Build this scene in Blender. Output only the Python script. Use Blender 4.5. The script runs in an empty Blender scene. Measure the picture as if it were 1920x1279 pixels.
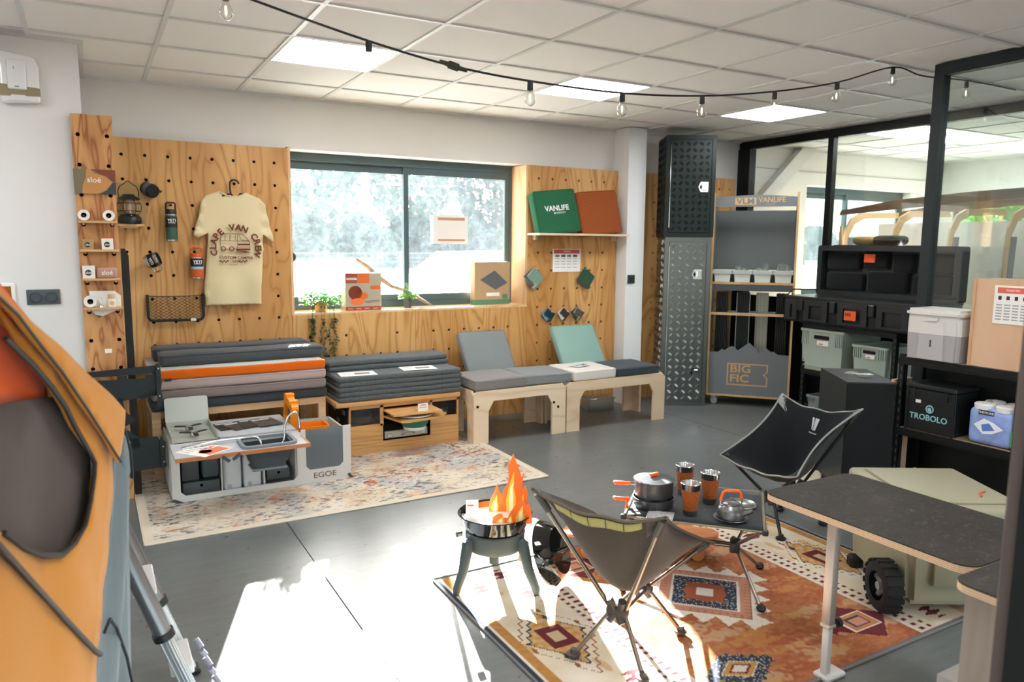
import bpy, bmesh, math, random
from mathutils import Vector, Matrix
random.seed(7)
SC = bpy.context.scene
COL = SC.collection
R = math.radians

# ------------------------------------------------------------------ camera
def set_camera():
    cd = bpy.data.cameras.new('camera'); cam = bpy.data.objects.new('camera', cd); COL.objects.link(cam)
    yaw, pitch, roll = .515232, .129496, .0078993
    f = Vector((math.sin(yaw)*math.cos(pitch), math.cos(yaw)*math.cos(pitch), -math.sin(pitch)))
    r = Vector((math.cos(yaw), -math.sin(yaw), 0)); u = r.cross(f)
    r2 = math.cos(roll)*r + math.sin(roll)*u; u2 = -math.sin(roll)*r + math.cos(roll)*u
    m = Matrix((r2, u2, -f)).transposed().to_4x4(); m.translation = (0, 0, 1.503)
    cam.matrix_world = m
    cd.sensor_width = 36; cd.lens = 1395*36/1920; cd.clip_start = .02; cd.clip_end = 400
    cd.dof.use_dof = True; cd.dof.focus_distance = 3.6; cd.dof.aperture_fstop = 3.2
    SC.camera = cam
set_camera()
SC.view_settings.view_transform = 'Standard'
SC.view_settings.look = 'None'
SC.view_settings.exposure = 0.95
SC.view_settings.gamma = 1.0
SC.view_settings.use_curve_mapping = False
# ------------------------------------------------------------------ world + sun
SUN_TRAVEL = Vector((-.82, -2.46, -1.03)).normalized()
W = bpy.data.worlds.new('sky'); SC.world = W; W.use_nodes = True
nt = W.node_tree; nt.nodes.clear()
sky = nt.nodes.new('ShaderNodeTexSky'); sky.sky_type = 'NISHITA'; sky.sun_disc = False
sky.sun_elevation = R(22); sky.sun_rotation = R(18); sky.dust_density = 2.0
hs = nt.nodes.new('ShaderNodeHueSaturation'); hs.inputs['Saturation'].default_value = .45
bg = nt.nodes.new('ShaderNodeBackground'); bg.inputs[1].default_value = .38
wo = nt.nodes.new('ShaderNodeOutputWorld')
nt.links.new(sky.outputs[0], hs.inputs['Color']); nt.links.new(hs.outputs[0], bg.inputs[0]); nt.links.new(bg.outputs[0], wo.inputs[0])
sl = bpy.data.lights.new('sun', 'SUN'); sl.energy = 52; sl.angle = R(.6); sl.color = (1, .98, .96)
so = bpy.data.objects.new('sun', sl); COL.objects.link(so)
so.rotation_euler = SUN_TRAVEL.to_track_quat('-Z', 'Y').to_euler(); so.location = (6, 18, 8)
PANEL_GLOW = 10.0

# ------------------------------------------------------------------ mesh helpers
def hx(h):
    h = h.lstrip('#'); c = [int(h[i:i+2], 16)/255 for i in (0, 2, 4)]
    return tuple(x/12.92 if x <= .04045 else ((x+.055)/1.055)**2.4 for x in c)
class MB:
    def __init__(s): s.v = []; s.f = []; s.m = []; s.mi = 0
    def add(s, vs, fs):
        n = len(s.v); s.v += [tuple(v) for v in vs]; s.f += [tuple(i+n for i in f) for f in fs]; s.m += [s.mi]*len(fs); return s
    def box(s, x0, x1, y0, y1, z0, z1):
        return s.add([(x0,y0,z0),(x1,y0,z0),(x1,y1,z0),(x0,y1,z0),(x0,y0,z1),(x1,y0,z1),(x1,y1,z1),(x0,y1,z1)],
                     [(3,2,1,0),(4,5,6,7),(0,1,5,4),(1,2,6,5),(2,3,7,6),(3,0,4,7)])
    def bm(s, b, M=None):
        if M: bmesh.ops.transform(b, matrix=M, verts=b.verts)
        b.verts.index_update(); s.add([v.co[:] for v in b.verts], [[v.index for v in f.verts] for f in b.faces]); b.free(); return s
    def rbox(s, x0, x1, y0, y1, z0, z1, r=.01, seg=2):
        b = bmesh.new(); bmesh.ops.create_cube(b, size=1)
        for v in b.verts: v.co = Vector(((x0+x1)/2+v.co.x*(x1-x0), (y0+y1)/2+v.co.y*(y1-y0), (z0+z1)/2+v.co.z*(z1-z0)))
        r = min(r, .49*min(x1-x0, y1-y0, z1-z0))
        bmesh.ops.bevel(b, geom=b.edges[:], offset=r, segments=seg, affect='EDGES', profile=.5)
        return s.bm(b)
    def tube(s, pts, r, n=8, closed=False, caps=True):
        pts = [Vector(p) for p in pts]; N = len(pts); rs = r if isinstance(r, (list, tuple)) else [r]*N
        ref = None; rings = []
        for i, p in enumerate(pts):
            a = pts[i-1] if (i or closed) else p; b = pts[(i+1) % N] if (i < N-1 or closed) else p
            t = (b-a).normalized()
            if ref is None: ref = t.orthogonal().normalized()
            ref = (ref-t*ref.dot(t)); ref = ref.normalized() if ref.length > 1e-6 else t.orthogonal().normalized()
            q = t.cross(ref); rings.append([p+rs[i]*(math.cos(2*math.pi*k/n)*ref+math.sin(2*math.pi*k/n)*q) for k in range(n)])
        vs = [v for rg in rings for v in rg]; fs = []
        for i in range(N if closed else N-1):
            j = (i+1) % N
            for k in range(n): fs.append((i*n+k, i*n+(k+1) % n, j*n+(k+1) % n, j*n+k))
        if caps and not closed: fs += [tuple(range(n-1, -1, -1)), tuple((N-1)*n+k for k in range(n))]
        return s.add(vs, fs)
    def lathe(s, prof, n=24, c=(0,0,0), M=None, caps=True):
        vs = []; fs = []; L = len(prof)
        for r, z in prof:
            for k in range(n): vs.append(Vector((r*math.cos(2*math.pi*k/n), r*math.sin(2*math.pi*k/n), z)))
        for i in range(L-1):
            for k in range(n): fs.append((i*n+k, i*n+(k+1) % n, (i+1)*n+(k+1) % n, (i+1)*n+k))
        if caps:
            if prof[0][0] > 1e-5: fs.append(tuple(range(n-1, -1, -1)))
            if prof[-1][0] > 1e-5: fs.append(tuple((L-1)*n+k for k in range(n)))
        if M: vs = [M @ v for v in vs]
        return s.add([v+Vector(c) for v in vs], fs)
    def prism(s, poly, a, b, plane='xz'):
        def P(u, w, t): return {'xz': (u, t, w), 'yz': (t, u, w), 'xy': (u, w, t)}[plane]
        n = len(poly); vs = [P(u, w, a) for u, w in poly]+[P(u, w, b) for u, w in poly]
        area = sum(poly[i][0]*poly[(i+1) % n][1]-poly[(i+1) % n][0]*poly[i][1] for i in range(n))
        fs = [tuple(range(n)), tuple(range(2*n-1, n-1, -1))]+[(i, n+i, n+(i+1) % n, (i+1) % n) for i in range(n)]
        flip = (area > 0) ^ (plane == 'xz') ^ (b < a)
        if flip: fs = [tuple(reversed(f)) for f in fs]
        return s.add(vs, fs)
    def grid(s, fn, nu, nv, closed_u=False):
        vs = [fn(i/(nu if closed_u else nu-1), j/(nv-1)) for j in range(nv) for i in range(nu)]; fs = []
        for j in range(nv-1):
            for i in range(nu if closed_u else nu-1): i2 = (i+1) % nu; fs.append((j*nu+i, j*nu+i2, (j+1)*nu+i2, (j+1)*nu+i))
        return s.add(vs, fs)
    def xf(s, M, start=0):
        s.v[start:] = [tuple(M @ Vector(v)) for v in s.v[start:]]; return s
    def mesh(s, name, mats, smooth=None):
        me = bpy.data.meshes.new(name); me.from_pydata(s.v, [], s.f)
        for m in (mats if isinstance(mats, list) else [mats]): me.materials.append(m)
        if any(s.m): me.polygons.foreach_set('material_index', s.m)
        if smooth: me.shade_smooth(); me.set_sharp_from_angle(angle=R(smooth))
        me.update(); return me
    def build(s, name, mats, parent=None, smooth=None, loc=None, rot=None, kind=None, label=None):
        o = bpy.data.objects.new(name, s.mesh(name, mats, smooth)); COL.objects.link(o)
        if parent: o.parent = parent
        if loc: o.location = loc
        if rot: o.rotation_euler = rot
        if kind: o['kind'] = kind
        if label: o['label'] = label
        return o
def tag(o, label, cat, group=None, kind=None):
    o['label'] = label; o['category'] = cat
    if group: o['group'] = group
    if kind: o['kind'] = kind
    return o
def thing(name, label, cat, loc=(0,0,0), rz=0, group=None):
    o = bpy.data.objects.new(name, None); COL.objects.link(o); o.empty_display_size = .05
    o.location = loc; o.rotation_euler = (0, 0, rz); return tag(o, label, cat, group)
def struct(o):
    o['kind'] = 'structure'; return o
def copy_tree(o, parent=None):
    c = o.copy(); COL.objects.link(c); c.parent = parent
    for ch in list(o.children): copy_tree(ch, c)
    return c
def text(body, size, mat, parent, loc, rot=(math.pi/2,0,0), name='lettering', bold=0.0, ext=.0006, align='CENTER', sx=1.0, spacing=1.0):
    cu = bpy.data.curves.new(name, 'FONT'); cu.body = body; cu.size = size; cu.extrude = ext; cu.offset = bold*size
    cu.align_x = align; cu.align_y = 'CENTER'; cu.space_character = spacing; cu.resolution_u = 3; cu.materials.append(mat)
    o = bpy.data.objects.new(name, cu); COL.objects.link(o); o.parent = parent; o.location = loc; o.rotation_euler = rot; o.scale = (sx, 1, 1)
    return o
def arc(c, r, a0, a1, n):
    return [(c[0]+r*math.cos(R(a0+(a1-a0)*i/(n-1))), c[1]+r*math.sin(R(a0+(a1-a0)*i/(n-1)))) for i in range(n)]
def rrect(x0, x1, z0, z1, r, n=5):
    return arc((x1-r, z0+r), r, -90, 0, n)+arc((x1-r, z1-r), r, 0, 90, n)+arc((x0+r, z1-r), r, 90, 180, n)+arc((x0+r, z0+r), r, 180, 270, n)
def ring_plate(mb, outer, inner, a, b, plane='xz'):
    """flat plate between two loops of equal length, extruded from a to b"""
    n = len(outer); P = lambda q, t: {'xz': (q[0], t, q[1]), 'yz': (t, q[0], q[1]), 'xy': (q[0], q[1], t)}[plane]
    vs = [P(q, a) for q in outer]+[P(q, a) for q in inner]+[P(q, b) for q in outer]+[P(q, b) for q in inner]
    fs = []
    for i in range(n):
        j = (i+1) % n
        fs += [(i, j, n+j, n+i), (2*n+j, 2*n+i, 3*n+i, 3*n+j), (j, i, 2*n+i, 2*n+j), (n+i, n+j, 3*n+j, 3*n+i)]
    return mb.add(vs, fs)

# ------------------------------------------------------------------ materials
MATS = {}
class NT:
    def __init__(s, name):
        s.m = bpy.data.materials.new(name); s.m.use_nodes = True; s.t = s.m.node_tree; s.b = s.t.nodes['Principled BSDF']
    def n(s, typ, **kw):
        nd = s.t.nodes.new('ShaderNode'+typ)
        for k, v in kw.items():
            if k.startswith('i_'): nd.inputs[k[2:].replace('_', ' ')].default_value = v
            else: setattr(nd, k, v)
        return nd
    def l(s, a, b): s.t.links.new(a, b)
    def coords(s, scale=(1,1,1), rot=(0,0,0)):
        tc = s.n('TexCoord'); mp = s.n('Mapping'); mp.inputs['Scale'].default_value = scale; mp.inputs['Rotation'].default_value = rot
        s.l(tc.outputs['Object'], mp.inputs['Vector']); return mp.outputs['Vector']
    def noise(s, vec, scale=5, detail=2, rough=.5, dist=0):
        nd = s.n('TexNoise'); nd.inputs['Scale'].default_value = scale; nd.inputs['Detail'].default_value = detail
        nd.inputs['Roughness'].default_value = rough; nd.inputs['Distortion'].default_value = dist
        if vec: s.l(vec, nd.inputs['Vector'])
        return nd.outputs['Fac']
    def math(s, op, a, b=None):
        nd = s.n('Math', operation=op)
        for i, q in enumerate((a, b)):
            if q is None: continue
            if isinstance(q, (int, float)): nd.inputs[i].default_value = q
            else: s.l(q, nd.inputs[i])
        return nd.outputs[0]
    def ramp(s, fac, stops):
        nd = s.n('ValToRGB'); e = nd.color_ramp.elements
        while len(e) < len(stops): e.new(.5)
        for el, (p, c) in zip(e, stops): el.position = p; el.color = (*c, 1)
        s.l(fac, nd.inputs['Fac']); return nd.outputs['Color']
    def mix(s, fac, a, b, mode='MIX'):
        nd = s.n('Mix', data_type='RGBA', blend_type=mode)
        for i, q in ((0, fac), (6, a), (7, b)):
            if isinstance(q, (int, float)): nd.inputs[i].default_value = q
            elif isinstance(q, tuple): nd.inputs[i].default_value = (*q, 1)
            else: s.l(q, nd.inputs[i])
        return nd.outputs[2]
    def bump(s, h, strength=.2, dist=.002):
        nd = s.n('Bump'); nd.inputs['Strength'].default_value = strength; nd.inputs['Distance'].default_value = dist
        s.l(h, nd.inputs['Height']); s.l(nd.outputs[0], s.b.inputs['Normal'])
def mat(name, col, rough=.5, metal=0, var=0, vscale=8, bump=0, bscale=200, spec=.5, coat=0, emit=0):
    if name in MATS: return MATS[name]
    t = NT(name); c = hx(col); b = t.b
    b.inputs['Base Color'].default_value = (*c, 1); b.inputs['Roughness'].default_value = rough; b.inputs['Metallic'].default_value = metal
    b.inputs['Specular IOR Level'].default_value = spec; b.inputs['Coat Weight'].default_value = coat
    if emit: b.inputs['Emission Color'].default_value = (*c, 1); b.inputs['Emission Strength'].default_value = emit
    if var:
        v = t.noise(t.coords(), vscale, 3); d = tuple(x*(1-var) for x in c); e = tuple(min(1, x*(1+var)) for x in c)
        t.l(t.ramp(v, [(.3, d), (.7, e)]), b.inputs['Base Color'])
    if bump: t.bump(t.noise(t.coords(), bscale, 2), bump, .001)
    MATS[name] = t.m; return t.m
def wood(name, lo, hi, scale=3.0, bands=11, grain='z', rough=.55, seed=0, lines=.6):
    if name in MATS: return MATS[name]
    t = NT(name); sc = {'z': (1, 1, .16), 'x': (.16, 1, 1), 'y': (1, .16, 1)}[grain]
    tc = t.n('TexCoord'); mp = t.n('Mapping'); mp.inputs['Scale'].default_value = sc; mp.inputs['Location'].default_value = (seed*3.1, seed*1.7, seed*.9)
    oi = t.n('ObjectInfo'); ad = t.n('VectorMath', operation='ADD')
    t.l(tc.outputs['Object'], ad.inputs[0])
    sc2 = t.n('VectorMath', operation='SCALE'); cmb = t.n('CombineXYZ')
    for k in range(3): t.l(oi.outputs['Random'], cmb.inputs[k])
    t.l(cmb.outputs[0], sc2.inputs[0]); sc2.inputs['Scale'].default_value = 7.0
    t.l(sc2.outputs[0], ad.inputs[1]); t.l(ad.outputs[0], mp.inputs['Vector'])
    v = mp.outputs['Vector']
    n1 = t.noise(v, scale, 2.5, .45, .6); cont = t.math('PINGPONG', t.math('MULTIPLY', n1, bands), .5)
    fine = t.noise(v, scale*26, 2); blot = t.noise(v, scale*.8, 2)
    a, b = hx(lo), hx(hi)
    base = t.ramp(blot, [(.3, tuple(.55*p+.45*q for p, q in zip(a, b))), (.62, b)])
    lin = t.ramp(cont, [(0, (1, 1, 1)), (.16, (.25, .25, .25)), (.4, (0, 0, 0))])
    f = t.math('MULTIPLY', lin, lines)
    c1 = t.mix(f, base, a)
    c2 = t.mix(t.math('MULTIPLY', fine, .22), c1, a)
    t.l(c2, t.b.inputs['Base Color']); t.b.inputs['Roughness'].default_value = rough
    MATS[name] = t.m; return t.m
def fabric(name, col, col2=None, rough=.95, scale=500, amt=.35, bump=.25, weave=False):
    if name in MATS: return MATS[name]
    t = NT(name); c = hx(col); c2 = hx(col2) if col2 else tuple(x*.6 for x in c)
    sc = (1, 1, 1)
    n1 = t.noise(t.coords(sc), scale, 2, .7); n2 = t.noise(t.coords(sc), 6, 2)
    f = t.ramp(n1, [(.38, c2), (.62, c)])
    t.l(t.mix(t.math('MULTIPLY', n2, amt), f, c2), t.b.inputs['Base Color'])
    t.b.inputs['Roughness'].default_value = rough; t.b.inputs['Specular IOR Level'].default_value = .2
    t.b.inputs['Sheen Weight'].default_value = .15
    t.bump(n1, bump, .001); MATS[name] = t.m; return t.m
def glass_mat(name, tint=(1,1,1), gloss=.06, haze=0.0, hazecol=(1,1,1), veil_mottle=0.0):
    if name in MATS: return MATS[name]
    t = NT(name); nodes = t.t.nodes; nodes.remove(t.b); out = nodes['Material Output']
    tr = t.n('BsdfTransparent'); tr.inputs[0].default_value = (*tint, 1)
    gl = t.n('BsdfGlossy'); gl.inputs['Roughness'].default_value = .02
    lw = t.n('LayerWeight'); lw.inputs['Blend'].default_value = .25
    fr = t.math('ADD', t.math('MULTIPLY', lw.outputs['Fresnel'], .5), gloss*.5)
    mx = t.n('MixShader'); t.l(fr, mx.inputs[0]); t.l(tr.outputs[0], mx.inputs[1]); t.l(gl.outputs[0], mx.inputs[2])
    last = mx
    if haze:
        tl = t.n('BsdfTranslucent'); tl.inputs[0].default_value = (*hazecol, 1)
        m2 = t.n('MixShader')
        if veil_mottle:  # uneven translucent veil imitating glare through the window panes
            v = t.noise(t.coords((1, 1, .5)), 9, 5, .7); t.l(t.math('MULTIPLY', t.ramp(v, [(.3, (.35,)*3), (.7, (1,)*3)]), haze), m2.inputs[0])
        else: m2.inputs[0].default_value = haze
        t.l(last.outputs[0], m2.inputs[1]); t.l(tl.outputs[0], m2.inputs[2]); last = m2
    t.l(last.outputs[0], out.inputs['Surface']); MATS[name] = t.m; return t.m

# ================================================================== SETTING
WHITE = mat('wall_paint', '#e9e8e6', .85, bump=.03, bscale=300)
WHITE_WARM = mat('plaster_white', '#e6e2dd', .85, bump=.03, bscale=300)
BLACKM = mat('black_metal', '#0e1212', .45, .3)
ANTH = mat('anthracite_alu', '#4c5f63', .5, .2)  # frame colour lightened to carry the flare around the window
CH = 2.566
# ---- floor: polished concrete slabs with sawn joints
def concrete():
    t = NT('polished_concrete'); v = t.coords((1, 1, 1))
    a = t.noise(v, 1.3, 5, .6, .4); b = t.noise(v, 14, 4, .7); c = t.noise(t.coords((1, 6, 1), (0, 0, .5)), 5, 3, .6)
    m = t.math('ADD', t.math('MULTIPLY', a, .6), t.math('ADD', t.math('MULTIPLY', b, .15), t.math('MULTIPLY', c, .25)))
    t.l(t.ramp(m, [(.32, hx('#56595a')), (.55, hx('#6b6f6f')), (.72, hx('#7f8382'))]), t.b.inputs['Base Color'])
    t.l(t.ramp(b, [(.3, (.27,)*3), (.7, (.34,)*3)]), t.b.inputs['Roughness'])
    t.b.inputs['Specular IOR Level'].default_value = .55
    return t.m
CONC = concrete()
fl = struct(MB().box(-4.2, 10.3, -3.2, 6.05, -.12, -.02).build('floor', mat('joint_grey', '#26292a', .9)))
xs = [-4.2, -2.75, .85, 4.45, 8.05, 10.3]; ys = [-3.2, .3, 6.05]
for i in range(len(xs)-1):
    for j in range(len(ys)-1):
        g = .0025
        MB().box(xs[i]+g, xs[i+1]-g, ys[j]+g, ys[j+1]-g, -.02, 0).build('slab', CONC, fl)
# ---- walls
def wall_with_hole(name, axis, a0, a1, z0, z1, holes, t0, t1, m):
    mb = MB(); cuts = sorted({a0, a1, *[h[0] for h in holes], *[h[1] for h in holes]})
    for p, q in zip(cuts, cuts[1:]):
        hs_ = [h for h in holes if h[0] <= p+1e-6 and h[1] >= q-1e-6]
        segs = [(z0, z1)] if not hs_ else [(z0, hs_[0][2]), (hs_[0][3], z1)]
        for s0, s1 in segs:
            if s1-s0 < 1e-4: continue
            mb.box(*((p, q, t0, t1) if axis == 'x' else (t0, t1, p, q)), s0, s1)
    return struct(mb.build(name, m))
WIN = (1.31, 3.365, .955, 2.195); WIN2 = (7.04, 9.05, .9, 2.185)
wall_with_hole('wall_back', 'x', .0, 9.8, 0, 2.75, [WIN, WIN2], 5.76, 6.0, WHITE_WARM)
struct(MB().box(-4.2, .01, 4.81, 6.0, 0, 2.75).build('wall_left', WHITE))
wall_with_hole('wall_side', 'y', -3.2, 4.81, 0, 2.75, [(-2.0, 3.4, .05, 2.3)], -4.2, -4.0, WHITE)
wall_with_hole('wall_rear', 'x', -4.2, 10.3, 0, 2.75, [(-3.4, 5.2, .05, 2.35)], -3.2, -3.0, WHITE)
wall_with_hole('wall_right', 'y', -3.2, 6.0, 0, 2.75, [(3.2, 5.6, .75, 2.08)], 9.6, 9.8, WHITE)
struct(MB().box(4.345, 4.55, 5.533, 5.76, 0, 2.566).build('wall_column', mat('column_white', '#eceeee', .8)))
# ceiling: hidden deck, grid bars and tiles
ce = struct(MB().box(-4.2, 10.3, -3.2, 6.0, 2.68, 2.75).build('ceiling', WHITE))
GX, GY, GS = .386, 2.876, .6
BARM = mat('ceiling_bar_white', '#dcdcda', .45)
TILE = mat('ceiling_tile_white', '#f4f1ee', .9, bump=.12, bscale=260)
i0, i1 = -7, 16; j0, j1 = -10, 4
bars = []
bx = MB().box(-.012, .012, -8.9/2, 8.9/2, 2.566, 2.59).mesh('grid_bar', BARM)
for i in range(i0, i1+1):
    o = bpy.data.objects.new('grid_bar', bx); COL.objects.link(o); o.parent = ce; o.location = (GX+GS*i, 1.31, 0)
by = MB().box(-7.0, 7.0, -.012, .012, 2.5655, 2.5895).mesh('grid_bar_cross', BARM)
for j in range(j0, j1+1):
    o = bpy.data.objects.new('grid_bar_cross', by); COL.objects.link(o); o.parent = ce; o.location = (3.03, GY+GS*j, 0)
tm = MB().box(-.296, .296, -.296, .296, 2.574, 2.59).mesh('ceiling_tile', TILE)
LIGHTS = {(1, 2), (4, 2), (7, 2), (10, 2), (13, 2), (1, -3), (4, -3), (10, -3), (13, -3), (-3, -3), (1, -7), (4, -7), (7, -7), (-3, -7), (-3, 1)}
GLOW = mat('panel_diffuser', '#fbfdff', .5, emit=PANEL_GLOW)
lm = MB().rbox(-.287, .287, -.287, .287, 2.566, 2.585, .002, 1).mesh('diffuser', GLOW)
lf = MB(); ring_plate(lf, [(-.296, -.296), (.296, -.296), (.296, .296), (-.296, .296)], [(-.287, -.287), (.287, -.287), (.287, .287), (-.287, .287)], 2.564, 2.588, 'xy')
lfm = lf.mesh('frame', BARM)
LBL = {(1, 2): 'glowing square ceiling light panel above the t-shirt and window', (4, 2): 'glowing square ceiling light panel between the hanging bulbs, above the green cushion',
       (7, 2): 'glowing square ceiling light panel closest to the tall diamond-plate lockers', (10, 2): 'square ceiling light panel behind the glass partition, above the black case',
       (13, 2): 'square ceiling light panel deepest in the workshop beyond the glass'}
hidden = 0
for i in range(i0, i1):
    for j in range(j0, j1+1):
        x, y = GX+GS*(i+.5), GY+GS*(j+.5)
        if y > 5.75 and x < 10: 
            if j != j1: continue
        if (i, j) in LIGHTS:
            t_ = thing('ceiling_light', LBL.get((i, j), 'square ceiling light panel out of view behind the camera'), 'ceiling light', (x, y, 0), group='square light panels in the ceiling grid')
            for nm, me in (('diffuser', lm), ('frame', lfm)):
                o = bpy.data.objects.new(nm, me); COL.objects.link(o); o.parent = t_
        else:
            if x < .0 and y > 4.5: continue
            o = bpy.data.objects.new('ceiling_tile', tm); COL.objects.link(o); o.parent = ce; o.location = (x, y, 0)
# edge strip where the grid meets the walls
struct(MB().box(.012, 9.6, 5.735, 5.76, 2.556, 2.59).box(-4.0, .035, 4.785, 4.81, 2.556, 2.59).box(.012, .036, 4.81, 5.76, 2.556, 2.59).build('trim_1', BARM))

# ---- pegboard cladding with real holes
YB = 5.68
def pegboard(mb, x0, x1, z0, z1, hxs, hzs, y0, th, r=.0115, seg=10, skip=()):
    """front face with bored holes, hole walls, edges and back"""
    hxs = [h for h in hxs if x0+r*1.6 < h < x1-r*1.6]; hzs = sorted(h for h in hzs if z0+r*1.6 < h < z1-r*1.6)
    gx = [x0]+[(a+b)/2 for a, b in zip(hxs, hxs[1:])]+[x1]; gz = [z0]+[(a+b)/2 for a, b in zip(hzs, hzs[1:])]+[z1]
    for i, hx_ in enumerate(hxs):
        for j, hz in enumerate(hzs):
            a, b, c, d = gx[i], gx[i+1], gz[j], gz[j+1]
            if (i, j) in skip: mb.add([(a, y0, c), (b, y0, c), (b, y0, d), (a, y0, d)], [(0, 1, 2, 3)]); continue
            inner = []; outer = []
            for k in range(8):
                an = math.pi/4*k; ca, sa = math.cos(an), math.sin(an)
                inner.append((hx_+r*ca, hz+r*sa))
                ux = b if ca > .1 else a if ca < -.1 else hx_; uz = d if sa > .1 else c if sa < -.1 else hz
                outer.append((ux, uz))
            vs = [(p[0], y0, p[1]) for p in outer]+[(p[0], y0, p[1]) for p in inner]+[(p[0], y0+th, p[1]) for p in inner]
            fs = []
            for k in range(8):
                l = (k+1) % 8; fs += [(k, l, 8+l, 8+k), (8+k, 8+l, 16+l, 16+k)]
            mb.add(vs, fs)
    mb.add([(x0, y0, z0), (x1, y0, z0), (x1, y0, z1), (x0, y0, z1), (x0, y0+th, z0), (x1, y0+th, z0), (x1, y0+th, z1), (x0, y0+th, z1)],
           [(0, 4, 5, 1), (1, 5, 6, 2), (2, 6, 7, 3), (3, 7, 4, 0)])
    return mb
PLY = wood('birch_ply_wall', '#a96c28', '#e0b070', 3.4, 13, lines=.72)
PLY2 = wood('birch_ply_post', '#965628', '#dca76c', 7.0, 11, lines=.95)
RZ = [2.076-.1616*k for k in range(13)]
RX = [.0827+.1413*k for k in range(9)]
def boards():
    skips = {(8-0, 0)}
    struct(pegboard(MB(), .03, 1.31, .0, 2.187, RX, RZ, YB, .018).build('trim_2', PLY))
    struct(pegboard(MB(), 1.312, 2.303, .0, .954, [1.441, 1.582, 1.723, 1.864, 2.005, 2.146], RZ, YB, .018, skip={(3, 4), (4, 4)}).build('trim_3', PLY))
    struct(pegboard(MB(), 2.306, 3.363, .0, .954, [2.464+.1415*k for k in range(6)], RZ, YB, .018).build('trim_4', PLY))
    struct(pegboard(MB(), 3.365, 4.34, .0, 2.187, [3.475+.141*k for k in range(6)], RZ, YB, .018).build('trim_5', PLY))
    struct(pegboard(MB(), 4.56, 5.86, .0, 2.187, [4.65+.1413*k for k in range(9)], RZ, 5.69, .018).build('trim_6', PLY))
    # added dark sheets painting the shade in the holes; then sill and window reveals
    HOLE_SHADE = mat('hole_shade_backing', '#1a1512', .95)
    bk = MB().box(.03, 1.305, YB+.03, YB+.04, 0, 2.18).box(1.312, 3.36, YB+.03, YB+.04, 0, .95).box(3.367, 4.335, YB+.03, YB+.04, 0, 2.18).box(4.565, 5.855, 5.712, 5.722, 0, 2.18)
    struct(bk.build('trim_14', HOLE_SHADE)); struct(MB().box(-.04, .145, 4.795, 4.805, 0, 2.18).build('trim_15', HOLE_SHADE))
    struct(MB().box(1.31, 3.365, YB, 5.93, .954, .972).build('trim_7', wood('sill_ply', '#b78a55', '#e9c795', 3, 9, 'x')))
    struct(MB().box(3.345, 3.365, YB, 5.93, .972, 2.187).build('trim_8', wood('reveal_ply', '#c08a58', '#efc99c', 3, 8)))
    struct(MB().box(1.31, 1.328, YB-.004, 5.93, .972, 2.2).build('trim_9', wood('reveal_ply', '#c08a58', '#efc99c', 3, 8)))
boards()
# post in front of the white wall
post = struct(pegboard(MB(), -.046, .152, .0, 2.185, [-.016, .124], RZ, 4.77, .018).build('trim_10', PLY2))
MB().box(.147, .152, 4.771, 4.81, 0, 2.184).build('edge_strip', mat('yellow_edge', '#b99a3c', .6), post)

# ---- window_1 (aluminium slider)
WGLASS = glass_mat('window_glass', (.97, 1, 1), .05, .014, (.85, .93, 1), .8)
def slider(name, x0, x1, z0, z1, xm, y, glass):
    fr = MB()
    def bar(*a): fr.box(*a)
    t = .045
    bar(x0, x1, y, y+.07, z1-t-.02, z1); bar(x0, x1, y, y+.07, z0, z0+t); bar(x0, x0+t*.7, y, y+.07, z0+t, z1-t-.02); bar(x1-t*1.0, x1, y, y+.07, z0+t, z1-t-.02)
    w = struct(fr.build(name, ANTH))
    for k, (a, b, yy) in enumerate(((x0+t*.7, xm+.022, y+.036), (xm-.022, x1-t, y+.008))):
        s = MB(); st = .042; c, d = z0+t, z1-t-.02
        s.box(a, b, yy, yy+.026, d-.06, d).box(a, b, yy, yy+.026, c, c+.06).box(a, a+st, yy, yy+.026, c+.06, d-.06).box(b-st, b, yy, yy+.026, c+.06, d-.06)
        so_ = s.build('sash', ANTH, w)
        MB().box(a+st, b-st, yy+.01, yy+.014, c+.06, d-.06).build('pane', glass, so_)
    return w
w1 = slider('window_1', 1.31, 3.365, .972, 2.195, 2.335, 5.93, WGLASS)
hd = MB().lathe([(.034, 0), (.038, .008), (.03, .016)], 20, M=Matrix.Rotation(R(90), 4, 'X'))
hd.build('latch', mat('latch_black', '#14181a', .4), w1, 40, loc=(1.372, 5.93, 1.39))
w2 = slider('window_2', 7.04, 9.05, .9, 2.185, 7.98, 5.93, glass_mat('workshop_glass', (.95, 1, 1), .06, .012, (.75, .85, .9), .8))
# workshop side window (right wall): frame and panes
fr = MB()
for y0_, y1_ in ((3.2, 3.26), (4.35, 4.41), (5.54, 5.6)): fr.box(9.62, 9.68, y0_, y1_, .75, 2.08)
fr.box(9.62, 9.68, 3.2, 5.6, 2.02, 2.08).box(9.62, 9.68, 3.2, 5.6, .75, .81)
w3 = struct(fr.build('window_3', ANTH))
for y0_, y1_ in ((3.26, 4.35), (4.41, 5.54)): MB().box(9.64, 9.644, y0_, y1_, .81, 2.02).build('pane', MATS['workshop_glass'], w3)
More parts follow.
